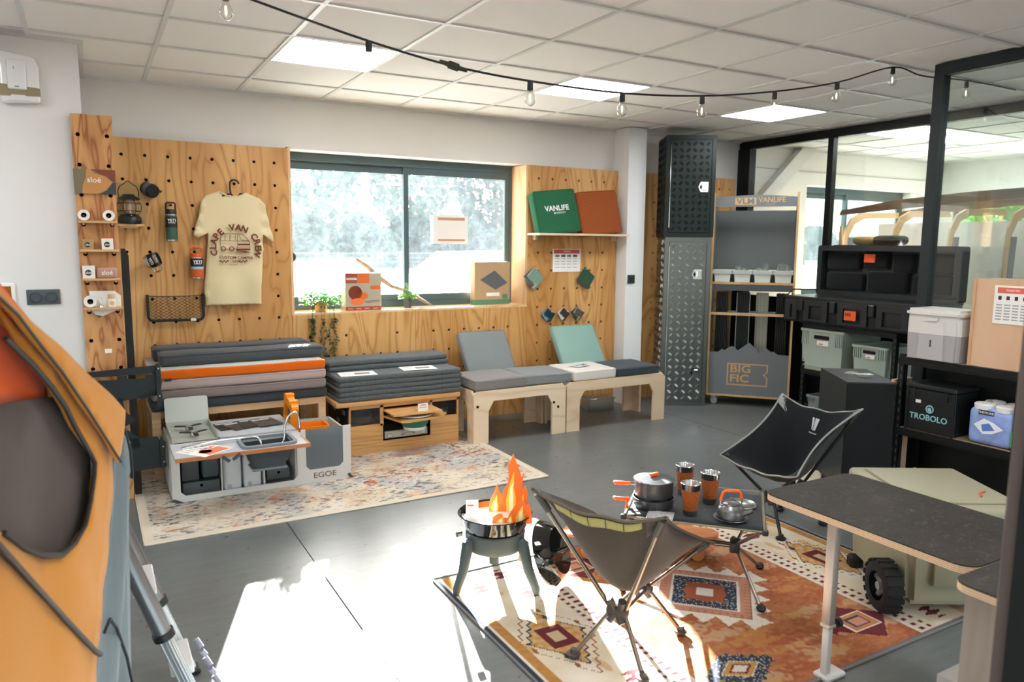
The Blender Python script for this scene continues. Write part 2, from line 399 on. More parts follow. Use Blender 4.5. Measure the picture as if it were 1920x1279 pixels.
# shopfront windows behind the camera
def shopfront(name, axis, cuts, z0, z1, t):
    f = MB(); rev = (lambda a, b, c, d, e, g: f.box(a, b, c, d, e, g)) if axis == 'x' else (lambda a, b, c, d, e, g: f.box(c, d, a, b, e, g))
    for c in cuts: rev(c-.03, c+.03, t, t+.06, z0, z1)
    rev(cuts[0], cuts[-1], t, t+.06, z0, z0+.06); rev(cuts[0], cuts[-1], t, t+.06, z1-.06, z1)
    w = struct(f.build(name, ANTH)); cg = glass_mat('clear_glass', (.97, .99, .98), .05)
    for a, b in zip(cuts, cuts[1:]):
        p = MB(); (p.box(a+.03, b-.03, t+.03, t+.034, z0+.06, z1-.06) if axis == 'x' else p.box(t+.03, t+.034, a+.03, b-.03, z0+.06, z1-.06)); p.build('pane', cg, w)
shopfront('window_4', 'x', [-3.4, -1.25, .9, 3.05, 5.2], .05, 2.35, -3.1)
shopfront('window_5', 'y', [-2.0, -.2, 1.6, 3.4], .05, 2.3, -4.1)

# ---- black framed glass partitions
PG = glass_mat('partition_glass', (.93, .96, .95), .10)
def far_partition():
    f = MB()
    f.box(5.97, 6.03, 1.0, 5.76, 2.49, 2.566).box(5.97, 6.03, 1.0, 5.76, 0, .07)
    f.box(5.955, 6.045, 5.60, 5.76, 0, 2.49)
    for y in (4.62, 1.0): f.box(5.97, 6.03, y, y+.06, .07, 2.49)
    o = struct(f.build('wall_partition', BLACKM))
    for a, b in ((4.68, 5.60), (1.06, 4.62)): MB().box(5.996, 6.004, a, b, 1.0, 2.49).build('pane', PG, o); MB().box(5.985, 6.015, a, b, .07, 1.0).build('lower_panel', BLACKM, o)
    f = MB(); f.box(4.39, 4.45, .7, 2.735, 2.50, 2.566).box(4.39, 4.45, .7, 2.735, 0, .06)
    for y in (2.675, 1.7, .7): f.box(4.385, 4.455, y, y+.06, .06, 2.50)
    o = struct(f.build('wall_screen', mat('graphite_metal', '#20282c', .45, .3)))
    for a, b in ((1.76, 2.675), (.76, 1.7)): MB().box(4.416, 4.424, a, b, .86, 2.50).build('pane', PG, o); MB().box(4.405, 4.435, a, b, .06, .86).build('lower_panel', BLACKM, o)
far_partition()
# near frame post beside the camera, its side reflection painted as a brown strip
np_ = MB().box(-.018, .0, -.02, .03, 0, 2.566); np_.mi = 1; np_.box(.0, .12, -.028, .03, 0, 2.566)
o = struct(np_.build('trim_11', [mat('edge_reflection', '#7a6a63', .35, .5), mat('matt_black', '#070808', .6)])); o.location = (1.413, .664, 0); o.rotation_euler = (0, 0, R(-63))
# white brace and inner lining in the workshop
struct(MB().prism([(6.22, 2.03), (6.42, 2.03), (7.06, 2.566), (6.82, 2.566)], 5.66, 5.74).build('trim_12', mat('brace_white', '#d9d7d3', .7)))
struct(MB().box(6.03, 9.6, 5.745, 5.758, 2.33, 2.338).build('trim_13', mat('panel_joint', '#b9b6b2', .8)))

# ================================================================== OUTSIDE
def outside():
    g = MB().box(-60, 90, 6.3, 120, -.14, -.1); o = struct(g.build('ground_outside', mat('pale_gravel', '#d9d4c8', .95, var=.15, vscale=.6)))
    MB().box(10.6, 70, -60, 6.3, -.14, -.1).build('ground_verge', mat('pale_gravel', '#d9d4c8', .95), o)
    # low wall and white mesh fence: each panel a thing
    WF = mat('fence_white', '#a3abb0', .6)
    Y = 24.0
    struct(MB().box(-20, 60, Y+.1, Y+.3, -.1, .62).build('wall_garden', mat('render_white', '#f0eee8', .8)))
    pm = MB()
    for k in range(40): pm.box(k*.0625-.0035, k*.0625+.0035, -.002, .002, .62, 1.2)
    for z in (.66, .86, 1.0, 1.16): pm.box(0, 2.5, -.008, .0, z, z+.008)
    pme = pm.mesh('mesh', WF); ppm = MB().box(-.14, -.01, -.03, .03, .62, 1.24).mesh('post', WF)
    for k in range(16):
        t = thing('fence_panel', 'white wire mesh fence panel on the low wall outside the windows', 'fence', (-1+k*2.6, Y+.2, 0), group='white mesh fence outside')
        for nm, me in (('mesh', pme), ('post', ppm)):
            c = bpy.data.objects.new(nm, me); COL.objects.link(c); c.parent = t
    # hedge of shrubs and trees
    LEAF = [mat('leaf_a', '#5d7a72', .6, var=.3, vscale=3), mat('leaf_b', '#74918f', .6, var=.3, vscale=3), mat('leaf_c', '#44625f', .6, var=.3, vscale=3)]  # grey-blue haze worked into these leaf colours
    for mm in LEAF: mm.node_tree.nodes['Principled BSDF'].inputs['Transmission Weight'].default_value = 0
    rnd = random.Random(3)
    def clump(rx, ry, rz, cz, n, size):
        mb = MB()
        for _ in range(n):
            a = rnd.uniform(0, 2*math.pi); h = rnd.uniform(-1, 1); rr = math.sqrt(1-h*h)*rnd.uniform(.6, 1)
            p = Vector((rx*rr*math.cos(a), ry*rr*math.sin(a), cz+rz*h)); s = size*rnd.uniform(.6, 1.4)
            q = Matrix.Rotation(rnd.uniform(0, 6.3), 3, Vector((rnd.uniform(-1, 1), rnd.uniform(-1, 1), rnd.uniform(-1, 1))).normalized())
            mb.add([p+q @ Vector(v)*s for v in ((-.5, 0, 0), (0, -.3, .05), (.5, 0, 0), (0, .3, .05))], [(0, 1, 2, 3)])
        return mb
    me_s = [clump(1.6, 1.0, 1.15, 1.05, 3800, .27).mesh('foliage', LEAF[k]) for k in range(3)]
    me_t = [clump(2.0, 1.8, 2.3, 4.3, 2600, .38).mesh('foliage', LEAF[k]) for k in range(3)]
    me_g = clump(2.0, 1.8, 2.3, 4.3, 2600, .38).mesh('foliage', mat('leaf_bright', '#6f9f3e', .6, var=.35, vscale=3))
    tr = MB().tube([(0, 0, -.1), (.1, 0, 2), (0, .1, 4.4)], [.16, .12, .07], 7).mesh('trunk', mat('bark', '#6b5c4c', .9))
    sp = [(-1, 27), (1.5, 27), (4.2, 27.5), (7, 27), (9.6, 27.6), (12.2, 27), (14.8, 27.4), (17.2, 27), (25, 27), (28, 27.5), (31, 27), (34, 27.3), (37, 27)]+[(k*2.4, 29.5) for k in range(1, 9)]
    for k, (x, y) in enumerate(sp):
        t = thing('shrub', 'pale grey-green shrub in the hedge behind the white fence', 'shrub', (x, y, -.1), rnd.uniform(0, 6), 'hedge shrubs outside')
        c = bpy.data.objects.new('foliage', me_s[k % 3]); COL.objects.link(c); c.parent = t; c.scale = (1.15, 1, rnd.uniform(.95, 1.3))
    tp = [(3.2, 31), (9.2, 34), (16.3, 30.5), (20.5, 34), (31, 31), (36, 33), (12.6, 31.5)]
    lab = ['slender tree seen through the clear pane above the boxed pan set', 'pale leafy tree behind the left window pane', 'dense tree behind the right window pane', 'tree beyond the fence near the window jamb',
           'tree seen through the workshop window', 'far tree seen through the workshop window', 'leafy tree seen just beside the window mullion']
    for k, (x, y) in enumerate(tp):
        t = thing('tree', lab[k], 'tree', (x, y, 0), rnd.uniform(0, 6), 'trees outside')
        for nm, me in (('foliage', me_t[k % 3]), ('trunk', tr)):
            c = bpy.data.objects.new(nm, me); COL.objects.link(c); c.parent = t
    for k, (x, y) in enumerate([(19, 5.6), (19, 10.2), (21.5, 1.2), (25, 7.9), (24.5, 12.6)]):
        t = thing('tree', 'bushy green tree beyond the workshop side window', 'tree', (x, y, -1.4), rnd.uniform(0, 6), 'trees beside the workshop')
        for nm, me in (('foliage', me_g), ('trunk', tr)):
            c = bpy.data.objects.new(nm, me); COL.objects.link(c); c.parent = t
    # parked white car with an added mirror disc to make the sun glint
    t = thing('parked_car', 'white car parked outside, carrying an added sun-glint disc', 'car', (5.02, 9.9, -.1), R(180))
    body = MB().prism([(-2.1, .35), (2.0, .35), (2.05, .75), (1.9, .95), (.95, 1.0), (.3, 1.48), (-1.2, 1.5), (-2.0, 1.0), (-2.15, .7)], -.85, .85, 'xz')
    body.build('body', mat('car_white', '#f3f4f4', .3, coat=.6), t)
    for s in (-1, 1):
        MB().prism([(.8, 1.02), (.27, 1.42), (-.35, 1.44), (-.35, 1.02)], s*.852, s*.862, 'xz').build('side_window', mat('car_glass', '#10171c', .08), t)
        for x in (-1.35, 1.3):
            MB().lathe([(.0, -.1), (.27, -.1), (.31, -.07), (.31, .07), (.27, .1), (0, .1)], 20, (x, s*.78, .31), Matrix.Rotation(R(90), 4, 'X')).build('wheel', mat('tyre_black', '#141414', .8), t, 40)
    # added chrome disc tilted to mirror the sun at the camera
    n = (-SUN_TRAVEL+(Vector((0, 0, 1.503))-Vector((4.68, 8.98, 1.345))).normalized()).normalized(); n = Vector((-n.x, -n.y, n.z))
    q = n.to_track_quat('Z', 'Y').to_matrix().to_4x4(); q.translation = Vector((.34, .92, 1.445))
    MB().lathe([(0, .006), (.06, .0), (.1, -.02)], 20, M=q).build('glint_disc', mat('glint_chrome', '#ffffff', .06, 1), t, 60)
outside()

# ================================================================== LEFT WALL AND POST
GREYP = mat('slate_plastic', '#4e575c', .5)
def left_wall():
    t = thing('alarm_siren', 'white wall alarm siren with beige lower band', 'alarm', (-.262, 4.81, 2.34))
    out = [(-.088, -.13), (.085, -.118), (.088, .06), (.07, .112), (.04, .122), (-.088, .135)]
    b = MB(); b.prism(out, -.005, -.05); o = b.build('body', mat('gloss_white', '#eff0f1', .25, coat=.4), t)
    bv = o.modifiers.new('b', 'BEVEL'); bv.width = .012; bv.segments = 3
    MB().rbox(-.055, .03, -.062, -.045, -.06, .09, .012, 3).build('cover', MATS['gloss_white'], t, 40)
    MB().prism([(-.09, -.095), (.089, -.085), (.088, -.045), (.02, -.04), (-.09, -.035)], -.053, -.044).build('band', mat('beige_band', '#9a8c6a', .5), t)
    MB().prism([(-.055, -.115), (.04, -.11), (.02, -.085), (-.04, -.086)], -.056, -.046).build('grille', MATS['gloss_white'], t)
    MB().box(-.024, -.022, -.064, -.06, .04, .055).build('slot', mat('dark_slot', '#222222', .6), t)
    MB().box(-.024, -.004, -.0635, -.06, -.048, -.042).build('nameplate', mat('grey_plate', '#8d8d8d', .5), t)
    t = thing('double_socket', 'slate grey double wall socket beside the wooden post', 'socket', (-.229, 4.81, 1.196))
    MB().rbox(-.078, .078, -.012, 0, -.041, .041, .003, 2).build('plate', GREYP, t, 40)
    for x in (-.036, .036):
        MB().lathe([(.03, 0), (.03, .004), (.026, .006), (.025, .001), (0, .001)], 24, (x, -.012, 0), Matrix.Rotation(R(90), 4, 'X')).build('insert', mat('slate_plastic_dark', '#465055', .5), t, 40)
    t = thing('wall_tablet', 'white framed wall control screen with orange and black display', 'screen', (-.42, 4.81, 1.196))
    MB().rbox(-.065, .065, -.022, 0, -.08, .08, .008, 3).build('housing', MATS['gloss_white'], t, 40)
    s = MB(); s.box(-.05, .047, -.0235, -.022, .015, .062); s.mi = 1; s.box(-.05, .047, -.0235, -.022, -.018, .015); s.mi = 2; s.box(-.05, .047, -.0235, -.022, -.062, -.018)
    s.build('display', [mat('screen_orange', '#a5561c', .3), mat('screen_brown', '#6a3d1c', .3), mat('screen_black', '#15121a', .2)], t)
    # ---------- shelves and goods on the post
    SH = wood('shelf_ply', '#b98752', '#e2bb86', 5, 8, 'x')
    zs = [1.612, 1.456, 1.297, 1.136]
    for k, z in enumerate(zs):
        s = MB().box(-.04, .148, 4.705, 4.77, z-.012, z).build('shelf', SH, post)
        for x in (-.016, .124): MB().tube([(x, 4.72, z-.018), (x, 4.775, z-.018)], .0065, 8).build('peg', SH, s)
    t = thing('brand_sign', 'rectangular sign with orange blob and maroon corner on the post', 'sign', (.053, 4.765, 1.826))
    MB().box(-.102, .1, -.006, .0, -.066, .066).build('board', mat('sign_olive', '#7a6f58', .6), t)
    MB().prism([(-.065, -.066), (.01, -.066), (.05, -.045), (.085, .0), (.05, .03), (.0, .045), (-.02, .066), (-.04, .066), (-.045, .02), (-.06, -.02)], -.0075, -.006).build('blob', mat('sign_orange', '#c58a4e', .6), t)
    MB().prism([(.1, .066), (-.01, .066), (.02, .045), (.06, .03), (.085, .0), (.1, .005)], -.0075, -.006).build('corner', mat('sign_maroon', '#82412f', .6), t)
    MB().prism([(.1, -.066), (.02, -.066), (.055, -.045), (.085, -.005), (.1, .0)], -.0075, -.006).build('corner', mat('sign_slate', '#3c4044', .6), t)
    text('sloé', .042, mat('sign_white', '#efe6dc', .6), t, (-.005, -.0085, .008), bold=.012)
    WT = mat('tin_white', '#eceae6', .4); PINK = mat('tin_pink', '#d7a99a', .5)
    def tin(x, z, r, label, face):
        t = thing('round_tin', label, 'tin', (x, 4.738, z)); M = Matrix.Rotation(R(90), 4, 'X')
        MB().lathe([(0, -.012), (r*.95, -.012), (r, -.008), (r, .01), (r*.94, .013), (r*.8, .012), (0, .012)], 28, (0, 0, r), M).build('body', WT, t, 40)
        MB().lathe([(0, .0128), (r*.45, .0128)], 20, (0, 0, r), M).build('label_disc', face, t)
        MB().prism([(-r*.3, r*.85), (r*.1, r*.75), (r*.1, r*1.1)], -.0145, -.0125).build('print', mat('print_ink', '#33302f', .6), t)
    tin(-.012, 1.612, .03, 'round white tin standing above the kraft box on the post', PINK)
    tin(.108, 1.612, .03, 'round white tin standing nearest the black lantern', PINK)
    tin(-.008, 1.136, .033, 'round white tin with a green label on the lowest post shelf', mat('tin_green', '#5a8a63', .5))
    def carton(x0, x1, z, h, col, label, band=None, ink='#2b3442'):
        t = thing('small_carton', label, 'box', ((x0+x1)/2, 4.74, z)); w = (x1-x0)/2
        MB().rbox(-w, w, -.018, .018, 0, h, .001, 1).build('body', col, t)
        if band: MB().rbox(-w*.95, w*.95, .0, .017, h, h+.009, .001, 1).build('lid', band, t)
        MB().prism(arc((-.002, h*.45), w*.55, 0, 360, 13)[:-1], -.0192, -.0182).build('print', mat('ink_'+ink, ink, .6), t)
        text('sloé', w*.55, mat('sign_white', '#efe6dc', .6), t, (0, -.0198, h*.45), bold=.02)
    carton(-.028, .026, 1.456, .056, mat('kraft', '#b0905e', .8), 'kraft brown soap box on the second post shelf')
    carton(.065, .122, 1.456, .06, WT, 'white soap box with an orange flap behind its top', mat('flap_orange', '#c4571d', .6), '#243040')
    carton(-.036, .025, 1.297, .07, WT, 'white soap box beside the pink case on the post', None, '#3a4450')
    t = thing('pink_case', 'dusty pink rounded case with white lettering on the post', 'case', (.083, 4.735, 1.297))
    MB().rbox(-.05, .05, -.018, .018, 0, .058, .012, 3).build('body', mat('case_pink', '#b98e80', .55), t, 50)
    text('sloé', .034, mat('sign_white', '#efe6dc', .6), t, (0, -.0195, .03), bold=.012)
    t = thing('leaflet', 'white leaflet hanging point down behind the lowest post shelf', 'leaflet', (.06, 4.764, 1.136))
    MB().prism([(-.07, .09), (.055, .088), (.085, .06), (.085, -.01), (-.03, -.062), (-.065, -.02)], -.002, 0).build('paper', mat('paper_white', '#eeece8', .8), t)
    MB().prism([(-.045, -.045), (-.03, -.062), (-.01, -.052)], -.003, -.002).build('print', mat('print_brown', '#8a5a3c', .8), t)
    t = thing('roll_on_bottle', 'small bottle with a wooden cap on the lowest post shelf', 'bottle', (.098, 4.738, 1.136))
    MB().lathe([(0, 0), (.02, 0), (.021, .003), (.021, .042), (.018, .045)], 20).build('body', WT, t, 40)
    MB().lathe([(.018, .045), (.018, .07), (0, .07)], 20).build('cap', wood('cap_wood', '#b98f5d', '#dcb98a', 9, 5), t, 40)
    MB().prism(arc((0, .022), .012, 0, 360, 11)[:-1], -.0225, -.0205).build('label', mat('label_peach', '#e0ab78', .6), t)
    t = thing('steel_funnel', 'tiny steel funnel on the lowest post shelf', 'funnel', (.045, 4.735, 1.136))
    MB().lathe([(.012, 0), (.004, .014), (.003, .055), (.0, .055)], 14).build('cone', mat('bright_steel', '#d0d2d2', .2, 1), t, 40)
    t = thing('price_tag', 'small white price tag stuck on the wooden post', 'price tag', (.066, 4.77, .883))
    MB().box(-.018, .018, -.0015, 0, -.012, .012).build('paper', mat('paper_white', '#eeece8', .8), t)
    # black textured rail standing behind the post
    t = thing('black_rail', 'black textured rail standing upright behind the wooden post', 'rail', (.172, 4.86, 0))
    MB().prism([(-.012, .0), (.026, .0), (.026, 1.42), (.008, 1.46), (-.012, 1.46)], -.04, .03).build('profile', mat('rail_black', '#141615', .6, bump=.6, bscale=120), t)
    t = thing('cut_panel', 'black perforated metal mounting panel with angular cut-outs leaning by the post', 'panel', (.1, 4.70, .32), R(-3))
    PB = mat('panel_black', '#232a2b', .5, .3)
    p = MB(); y0, y1 = -.005, .005
    def pr(*q): p.prism(list(q), y0, y1)
    pr((-.2, .26), (.2, .30), (.2, .40), (-.2, .40)); pr((-.2, .40), (-.18, .40), (-.18, .44), (-.2, .44)); pr((.18, .40), (.2, .40), (.2, .44), (.18, .44))
    # top band with two slots: built as strips
    pr((-.2, .40), (.2, .40), (.2, .405), (-.2, .405)); pr((-.18, .405), (-.13, .405), (-.13, .425), (-.18, .425)); pr((.0, .405), (.05, .405), (.05, .425), (.0, .425))
    pr((.14, .405), (.18, .405), (.18, .425), (.14, .425)); pr((-.2, .425), (.2, .43), (.2, .475), (-.2, .455))
    pr((-.2, .26), (-.2, .1), (.0, .12), (.08, .16), (.03, .22), (.02, .30)); pr((.0, .14), (.09, .06), (.1, .0), (.0, .0), (-.2, .02), (-.2, .12))
    pr((.0, .06), (.19, .055), (.2, .03), (.2, -.13), (-.02, -.14), (-.2, -.14), (-.2, .03)); pr((.09, .3), (.2, .34), (.2, .3), (.12, .28))
    ob = p.build('sheet', PB, t)
    f = MB().prism([(-.215, .25), (-.195, .25), (-.195, .47), (-.205, .47), (-.215, .46)], -.03, .0); f.prism([(.198, .24), (.224, .24), (.226, .3), (.22, .34), (.226, .37), (.222, .46), (.215, .485), (.198, .485)], -.03, .0)
    f.prism([(.198, -.13), (.23, -.12), (.222, -.07), (.23, .02), (.2, .06)], -.03, .0); f.build('flange', PB, t)
    for x, z in ((-.2, .44), (.212, .46), (.212, .3), (.215, .0), (.217, -.09)): MB().lathe([(0, 0), (.005, 0)], 8, (x, -.0312, z), Matrix.Rotation(R(90), 4, 'X')).build('rivet', mat('paper_white', '#eeece8', .8), t)
left_wall()

# ================================================================== GOODS ON THE BIG PEGBOARD
STEEL = mat('steel', '#b9bab8', .25, 1); CHARC = mat('charcoal_plastic', '#1d2021', .45)
YETI_W = mat('print_white', '#f1f1ef', .5)
def mug(name, label, loc, rot, col, band):
    t = thing(name, label, 'mug', loc); h = .085; r = .047
    P = MB().lathe([(r*.86, 0), (r*.9, .006), (r, .012), (r, h-.004), (r*.96, h), (r*.9, h), (r*.88, .012), (0, .012)], 28); P.build('body', col, t, 40)
    MB().lathe([(r+.0006, .025), (r+.0006, .062)], 28, caps=False).build('label_band', band, t, 60)
    MB().tube([(r-.004, 0, .02), (r+.028, 0, .024), (r+.033, 0, .03), (r+.033, 0, .062), (r+.028, 0, .068), (r-.004, 0, .072)], .0055, 8).build('handle', col, t, 60)
    t.rotation_euler = rot; return t
BANDB = mat('label_black', '#17191a', .5)
m1 = mug('enamel_mug', 'black insulated mug hanging behind the lantern', (.405, 5.60, 1.83), (R(-70), R(0), R(35)), CHARC, mat('label_grey', '#5b5f60', .5))
text('YETI', .022, YETI_W, m1, (-.0, -.0495, .045), rot=(R(90), 0, 0), bold=.015)
m2 = mug('steel_mug', 'brushed steel mug with black label hanging above the net pocket', (.335, 5.60, 1.36), (R(18), R(68), R(0)), STEEL, BANDB)
text('YETI', .024, YETI_W, m2, (0, -.0492, .043), rot=(R(90), R(0), 0), bold=.015)
def bottle(label, x, z, h, r, col, capcol, bandh, lab2=None):
    t = thing('insulated_bottle', label, 'bottle', (x, 5.615, z))
    MB().lathe([(0, 0), (r*.9, 0), (r, .004), (r, .012)], 28).build('base_ring', STEEL, t, 40)
    MB().lathe([(r, .012), (r, h*.64), (r*.97, h*.67)], 28).build('body', col, t, 40)
    MB().lathe([(r*.93, h*.665), (r*.9, h*.70)], 28).build('neck', STEEL, t, 40)
    MB().lathe([(r*.97, h*.70), (r*.97, h*.80), (r*.85, h*.83), (0, h*.83)], 28).build('cap', capcol, t, 40)
    MB().tube([(-r*.8, 0, h*.8), (-r*.8, 0, h*.97), (-r*.6, 0, h), (r*.6, 0, h), (r*.8, 0, h*.97), (r*.8, 0, h*.8)], .006, 8).build('loop', capcol, t, 50)
    MB().lathe([(r+.0008, h*bandh[0]), (r+.0008, h*bandh[1])], 28, caps=False).build('label_band', BANDB, t, 60)
    zc = h*(bandh[0]+bandh[1])/2
    text('YETI', r*.72, YETI_W, t, (0, -r-.0018, zc+h*.05), bold=.02)
    MB().box(-r*.6, r*.6, -r-.0016, -r+.004, zc-h*.02, zc-h*.005).build('print', YETI_W, t)
    if lab2: MB().lathe([(r+.001, h*(bandh[0]-.02)), (r+.001, h*(bandh[0]+.06))], 28, caps=False).build('label_stripe', lab2, t, 60)
    MB().tube([(0, r*.2, h*.97), (0, .07, h*.97)], .006, 8).build('peg', wood('shelf_ply', '#b98752', '#e2bb86', 5, 8, 'x'), t)
bottle('tall green insulated bottle with black cap on the pegboard', .502, 1.503, .262, .037, mat('bottle_green', '#2f5444', .45), CHARC, (.36, .62))
bottle('orange insulated bottle with orange loop cap beside the t-shirt', .652, 1.245, .215, .041, mat('bottle_orange', '#c9541c', .45), mat('bottle_orange', '#c9541c', .45), (.34, .66), mat('label_blue', '#9fc3cf', .5))
def lantern():
    sh = thing('peg_shelf', 'small wooden shelf carrying the lantern on the pegboard', 'shelf', (.247, 5.60, 1.615))
    MB().box(-.085, .085, -.06, .08, -.014, 0).build('board', wood('shelf_ply', '#b98752', '#e2bb86', 5, 8, 'x'), sh)
    MB().box(-.06, .05, -.03, .08, -.028, -.014).build('bracket', wood('shelf_ply', '#b98752', '#e2bb86', 5, 8, 'x'), sh)
    t = thing('cardboard_sheet', 'kraft cardboard sleeve standing behind the lantern', 'box', (.258, 5.655, 1.615))
    MB().box(-.085, .09, -.012, .012, 0, .27).build('sleeve', mat('kraft', '#b0905e', .8), t)
    t = thing('camping_lantern', 'black camping lantern with wire cage and bail handle', 'lantern', (.25, 5.592, 1.615))
    K = mat('lantern_black', '#17201e', .4); Wd = mat('wire_black', '#1d211f', .35, .5)
    MB().lathe([(0, 0), (.068, 0), (.072, .01), (.07, .04), (.055, .06), (.036, .068), (0, .068)], 28).build('base', K, t, 40)
    MB().lathe([(.032, .068), (.034, .1), (.03, .165)], 24, caps=False).build('globe', glass_mat('lantern_glass', (.95, .93, .9), .2, .35, (.9, .85, .8)), t, 60)
    MB().lathe([(.014, .068), (.014, .16)], 14).build('mantle', mat('mantle_peach', '#d9b7a0', .5), t, 60)
    MB().lathe([(.07, .162), (.066, .168), (.04, .184), (.034, .194), (.0, .197)], 28).build('hood', K, t, 40)
    c = MB()
    for k in range(6):
        a = k*math.pi/3; c.tube([((.048+.026*math.sin(u*math.pi))*math.cos(a), (.048+.026*math.sin(u*math.pi))*math.sin(a), .055+u*.11) for u in [i/8 for i in range(9)]], .002, 5)
    for z, r in ((.085, .069), (.135, .07)): c.tube([(r*math.cos(2*math.pi*i/24), r*math.sin(2*math.pi*i/24), z) for i in range(24)], .002, 5, closed=True)
    c.build('cage', Wd, t, 60)
    MB().tube([(-.058, 0, .17), (-.062, 0, .21), (-.05, 0, .245), (-.018, 0, .268), (-.008, 0, .28), (.008, 0, .28), (.018, 0, .268), (.05, 0, .245), (.062, 0, .21), (.058, 0, .17)], .0028, 6).build('bail', Wd, t, 60)
    MB().lathe([(0, 0), (.009, 0), (.009, .008), (0, .008)], 12, (.05, -.052, .03), Matrix.Rotation(R(90), 4, 'X')).build('dial', K, t, 40)
    t = thing('price_card', 'tilted white card propped against the lantern base', 'card', (.268, 5.535, 1.615), R(4))
    b = MB().box(-.014, .022, -.001, .001, 0, .055); b.xf(Matrix.Rotation(R(-30), 4, 'Y')); b.build('paper', mat('paper_white', '#eeece8', .8), t)
lantern()
def tshirt():
    t = thing('t_shirt', 'cream t-shirt with brown camper van print on a hanger', 't-shirt', (.90, 5.62, 1.06))
    CR = fabric('cream_cotton', '#e6d6ae', '#d9c79c', .95, 700, .15, .15)
    S = [(-.2, .0), (.178, -.005), (.18, .12), (.2, .33), (.205, .46), (.205, .50), (.275, .44), (.283, .455), (.262, .55), (.225, .715), (.19, .752), (.098, .79), (.05, .768), (-.02, .765), (-.082, .795), (-.165, .765), (-.2, .725), (-.222, .62), (-.262, .49), (-.235, .466), (-.165, .505), (-.17, .42), (-.19, .25), (-.205, .12)]
    bm = bmesh.new(); vs = [bm.verts.new((x, 0, z)) for x, z in S]; f = bm.faces.new(vs); f.normal_update()
    bmesh.ops.triangulate(bm, faces=[f])
    for _ in range(4): bmesh.ops.subdivide_edges(bm, edges=[e for e in bm.edges if e.calc_length() > .03], cuts=1, use_grid_fill=False); bmesh.ops.triangulate(bm, faces=bm.faces[:])
    for v in bm.verts:
        x, z = v.co.x, v.co.z
        k = min(1, max(0, max((abs(x)-.195)/.04, (.26-z)/.1, (z-.62)/.1)))
        v.co.y = (.012*math.sin(x*22+z*3)*(.8-z)/.8+.007*math.sin(x*9-z*12))*(.25+.75*k)+.03*abs(x)**1.2 + (.012*math.sin(z*60) if abs(x) > .2 else 0)
    mb = MB().bm(bm); o = mb.build('body', CR, t, 80)
    m = o.modifiers.new('s', 'SOLIDIFY'); m.thickness = .012; m.offset = -1
    MB().tube([(-.08, .002, .79), (-.02, -.002, .76), (.05, -.002, .763), (.1, .002, .787)], .006, 6).build('collar', CR, t, 60)
    HG = mat('hanger_black', '#141414', .4)
    h = thing('clothes_hanger', 'black wire clothes hanger holding the cream t-shirt', 'hanger', (.922, 5.625, 1.84))
    pts = [(.03, 0, .07)]+[(.03*math.cos(R(a)), 0, .068+.03*math.sin(R(a))) for a in range(20, 181, 20)]+[(-.03, 0, .03), (-.026, 0, .0), (-.01, 0, -.018), (.01, 0, -.02), (.03, 0, -.01), (.04, 0, .004)]
    MB().tube(pts, .0065, 8).build('hook', HG, h, 60)
    MB().tube([(-.085, 0, -.018), (-.028, 0, .0)], .006, 8).tube([(.04, 0, .004), (.12, 0, -.03)], .006, 8).build('shoulder_bar', HG, h, 60)
    INK = mat('tee_ink', '#6d2f1c', .8); Y = -.017
    pr = lambda nm, p: MB().prism(p, Y-.001, Y+.002).build(nm, INK, t)
    # lettering on an arc
    s = 'CLAPE VAN CREW'; cx, cz, rr = .012, .405, .15
    for k, ch in enumerate(s):
        if ch == ' ': continue
        a = R(196-212*k/(len(s)-1))
        text(ch, .06, INK, t, (cx+rr*math.cos(a), Y-.004, cz+rr*math.sin(a)*.92), rot=(math.pi/2, -(a-math.pi/2), 0), bold=.04)
    text('CUSTOM CAMPER', .028, INK, t, (.012, Y-.004, .332), bold=.025, rot=(math.pi/2, R(2), 0)); text('VAN', .026, INK, t, (.01, Y-.004, .305), bold=.012)
    text('ESTD 2022', .012, INK, t, (-.012, Y-.004, .282))
    for k in range(5):
        for sgn in (-1, 1): pr('check', [(sgn*(.04+k*.012)-.012, .305-(k % 2)*.008), (sgn*(.04+k*.012), .305-(k % 2)*.008), (sgn*(.04+k*.012), .314-(k % 2)*.008), (sgn*(.04+k*.012)-.012, .314-(k % 2)*.008)])
    # the van outline
    van = MB(); V = [(-.125, .385), (-.13, .45), (-.118, .50), (-.09, .512), (.04, .512), (.075, .50), (.115, .452), (.12, .40), (.11, .385)]
    van.tube([(x, Y-.002, z) for x, z in V], .0028, 5, closed=True); van.tube([(-.128, Y-.002, .455), (.115, Y-.002, .452)], .002, 5); van.tube([(.02, Y-.002, .512), (.012, Y-.002, .385)], .002, 5)
    for x in (-.085, -.045, .0): van.tube([(x, Y-.002, .505), (x-.004, Y-.002, .458)], .002, 5)
    van.tube([(.03, Y-.002, .505), (.05, Y-.002, .458), (.112, Y-.002, .458)], .002, 5)
    for x in (-.105, -.035): van.lathe([(.022, 0), (.014, 0)], 14, (x, Y-.002, .388), Matrix.Rotation(R(90), 4, 'X'), caps=False)
    van.prism([(.02, .418), (.118, .418), (.118, .43), (.02, .43)], Y-.003, Y+.001); van.prism([(.0, .37), (.125, .378), (.12, .39), (.01, .388)], Y-.003, Y+.001); van.prism([(-.02, .365), (.09, .355), (.13, .36), (.08, .37)], Y-.003, Y+.001)
    van.xf(Matrix.Translation((.012, 0, .43)) @ Matrix.Diagonal((.8, 1, .85, 1)) @ Matrix.Translation((0, 0, -.43))); van.build('van_print', INK, t)
tshirt()
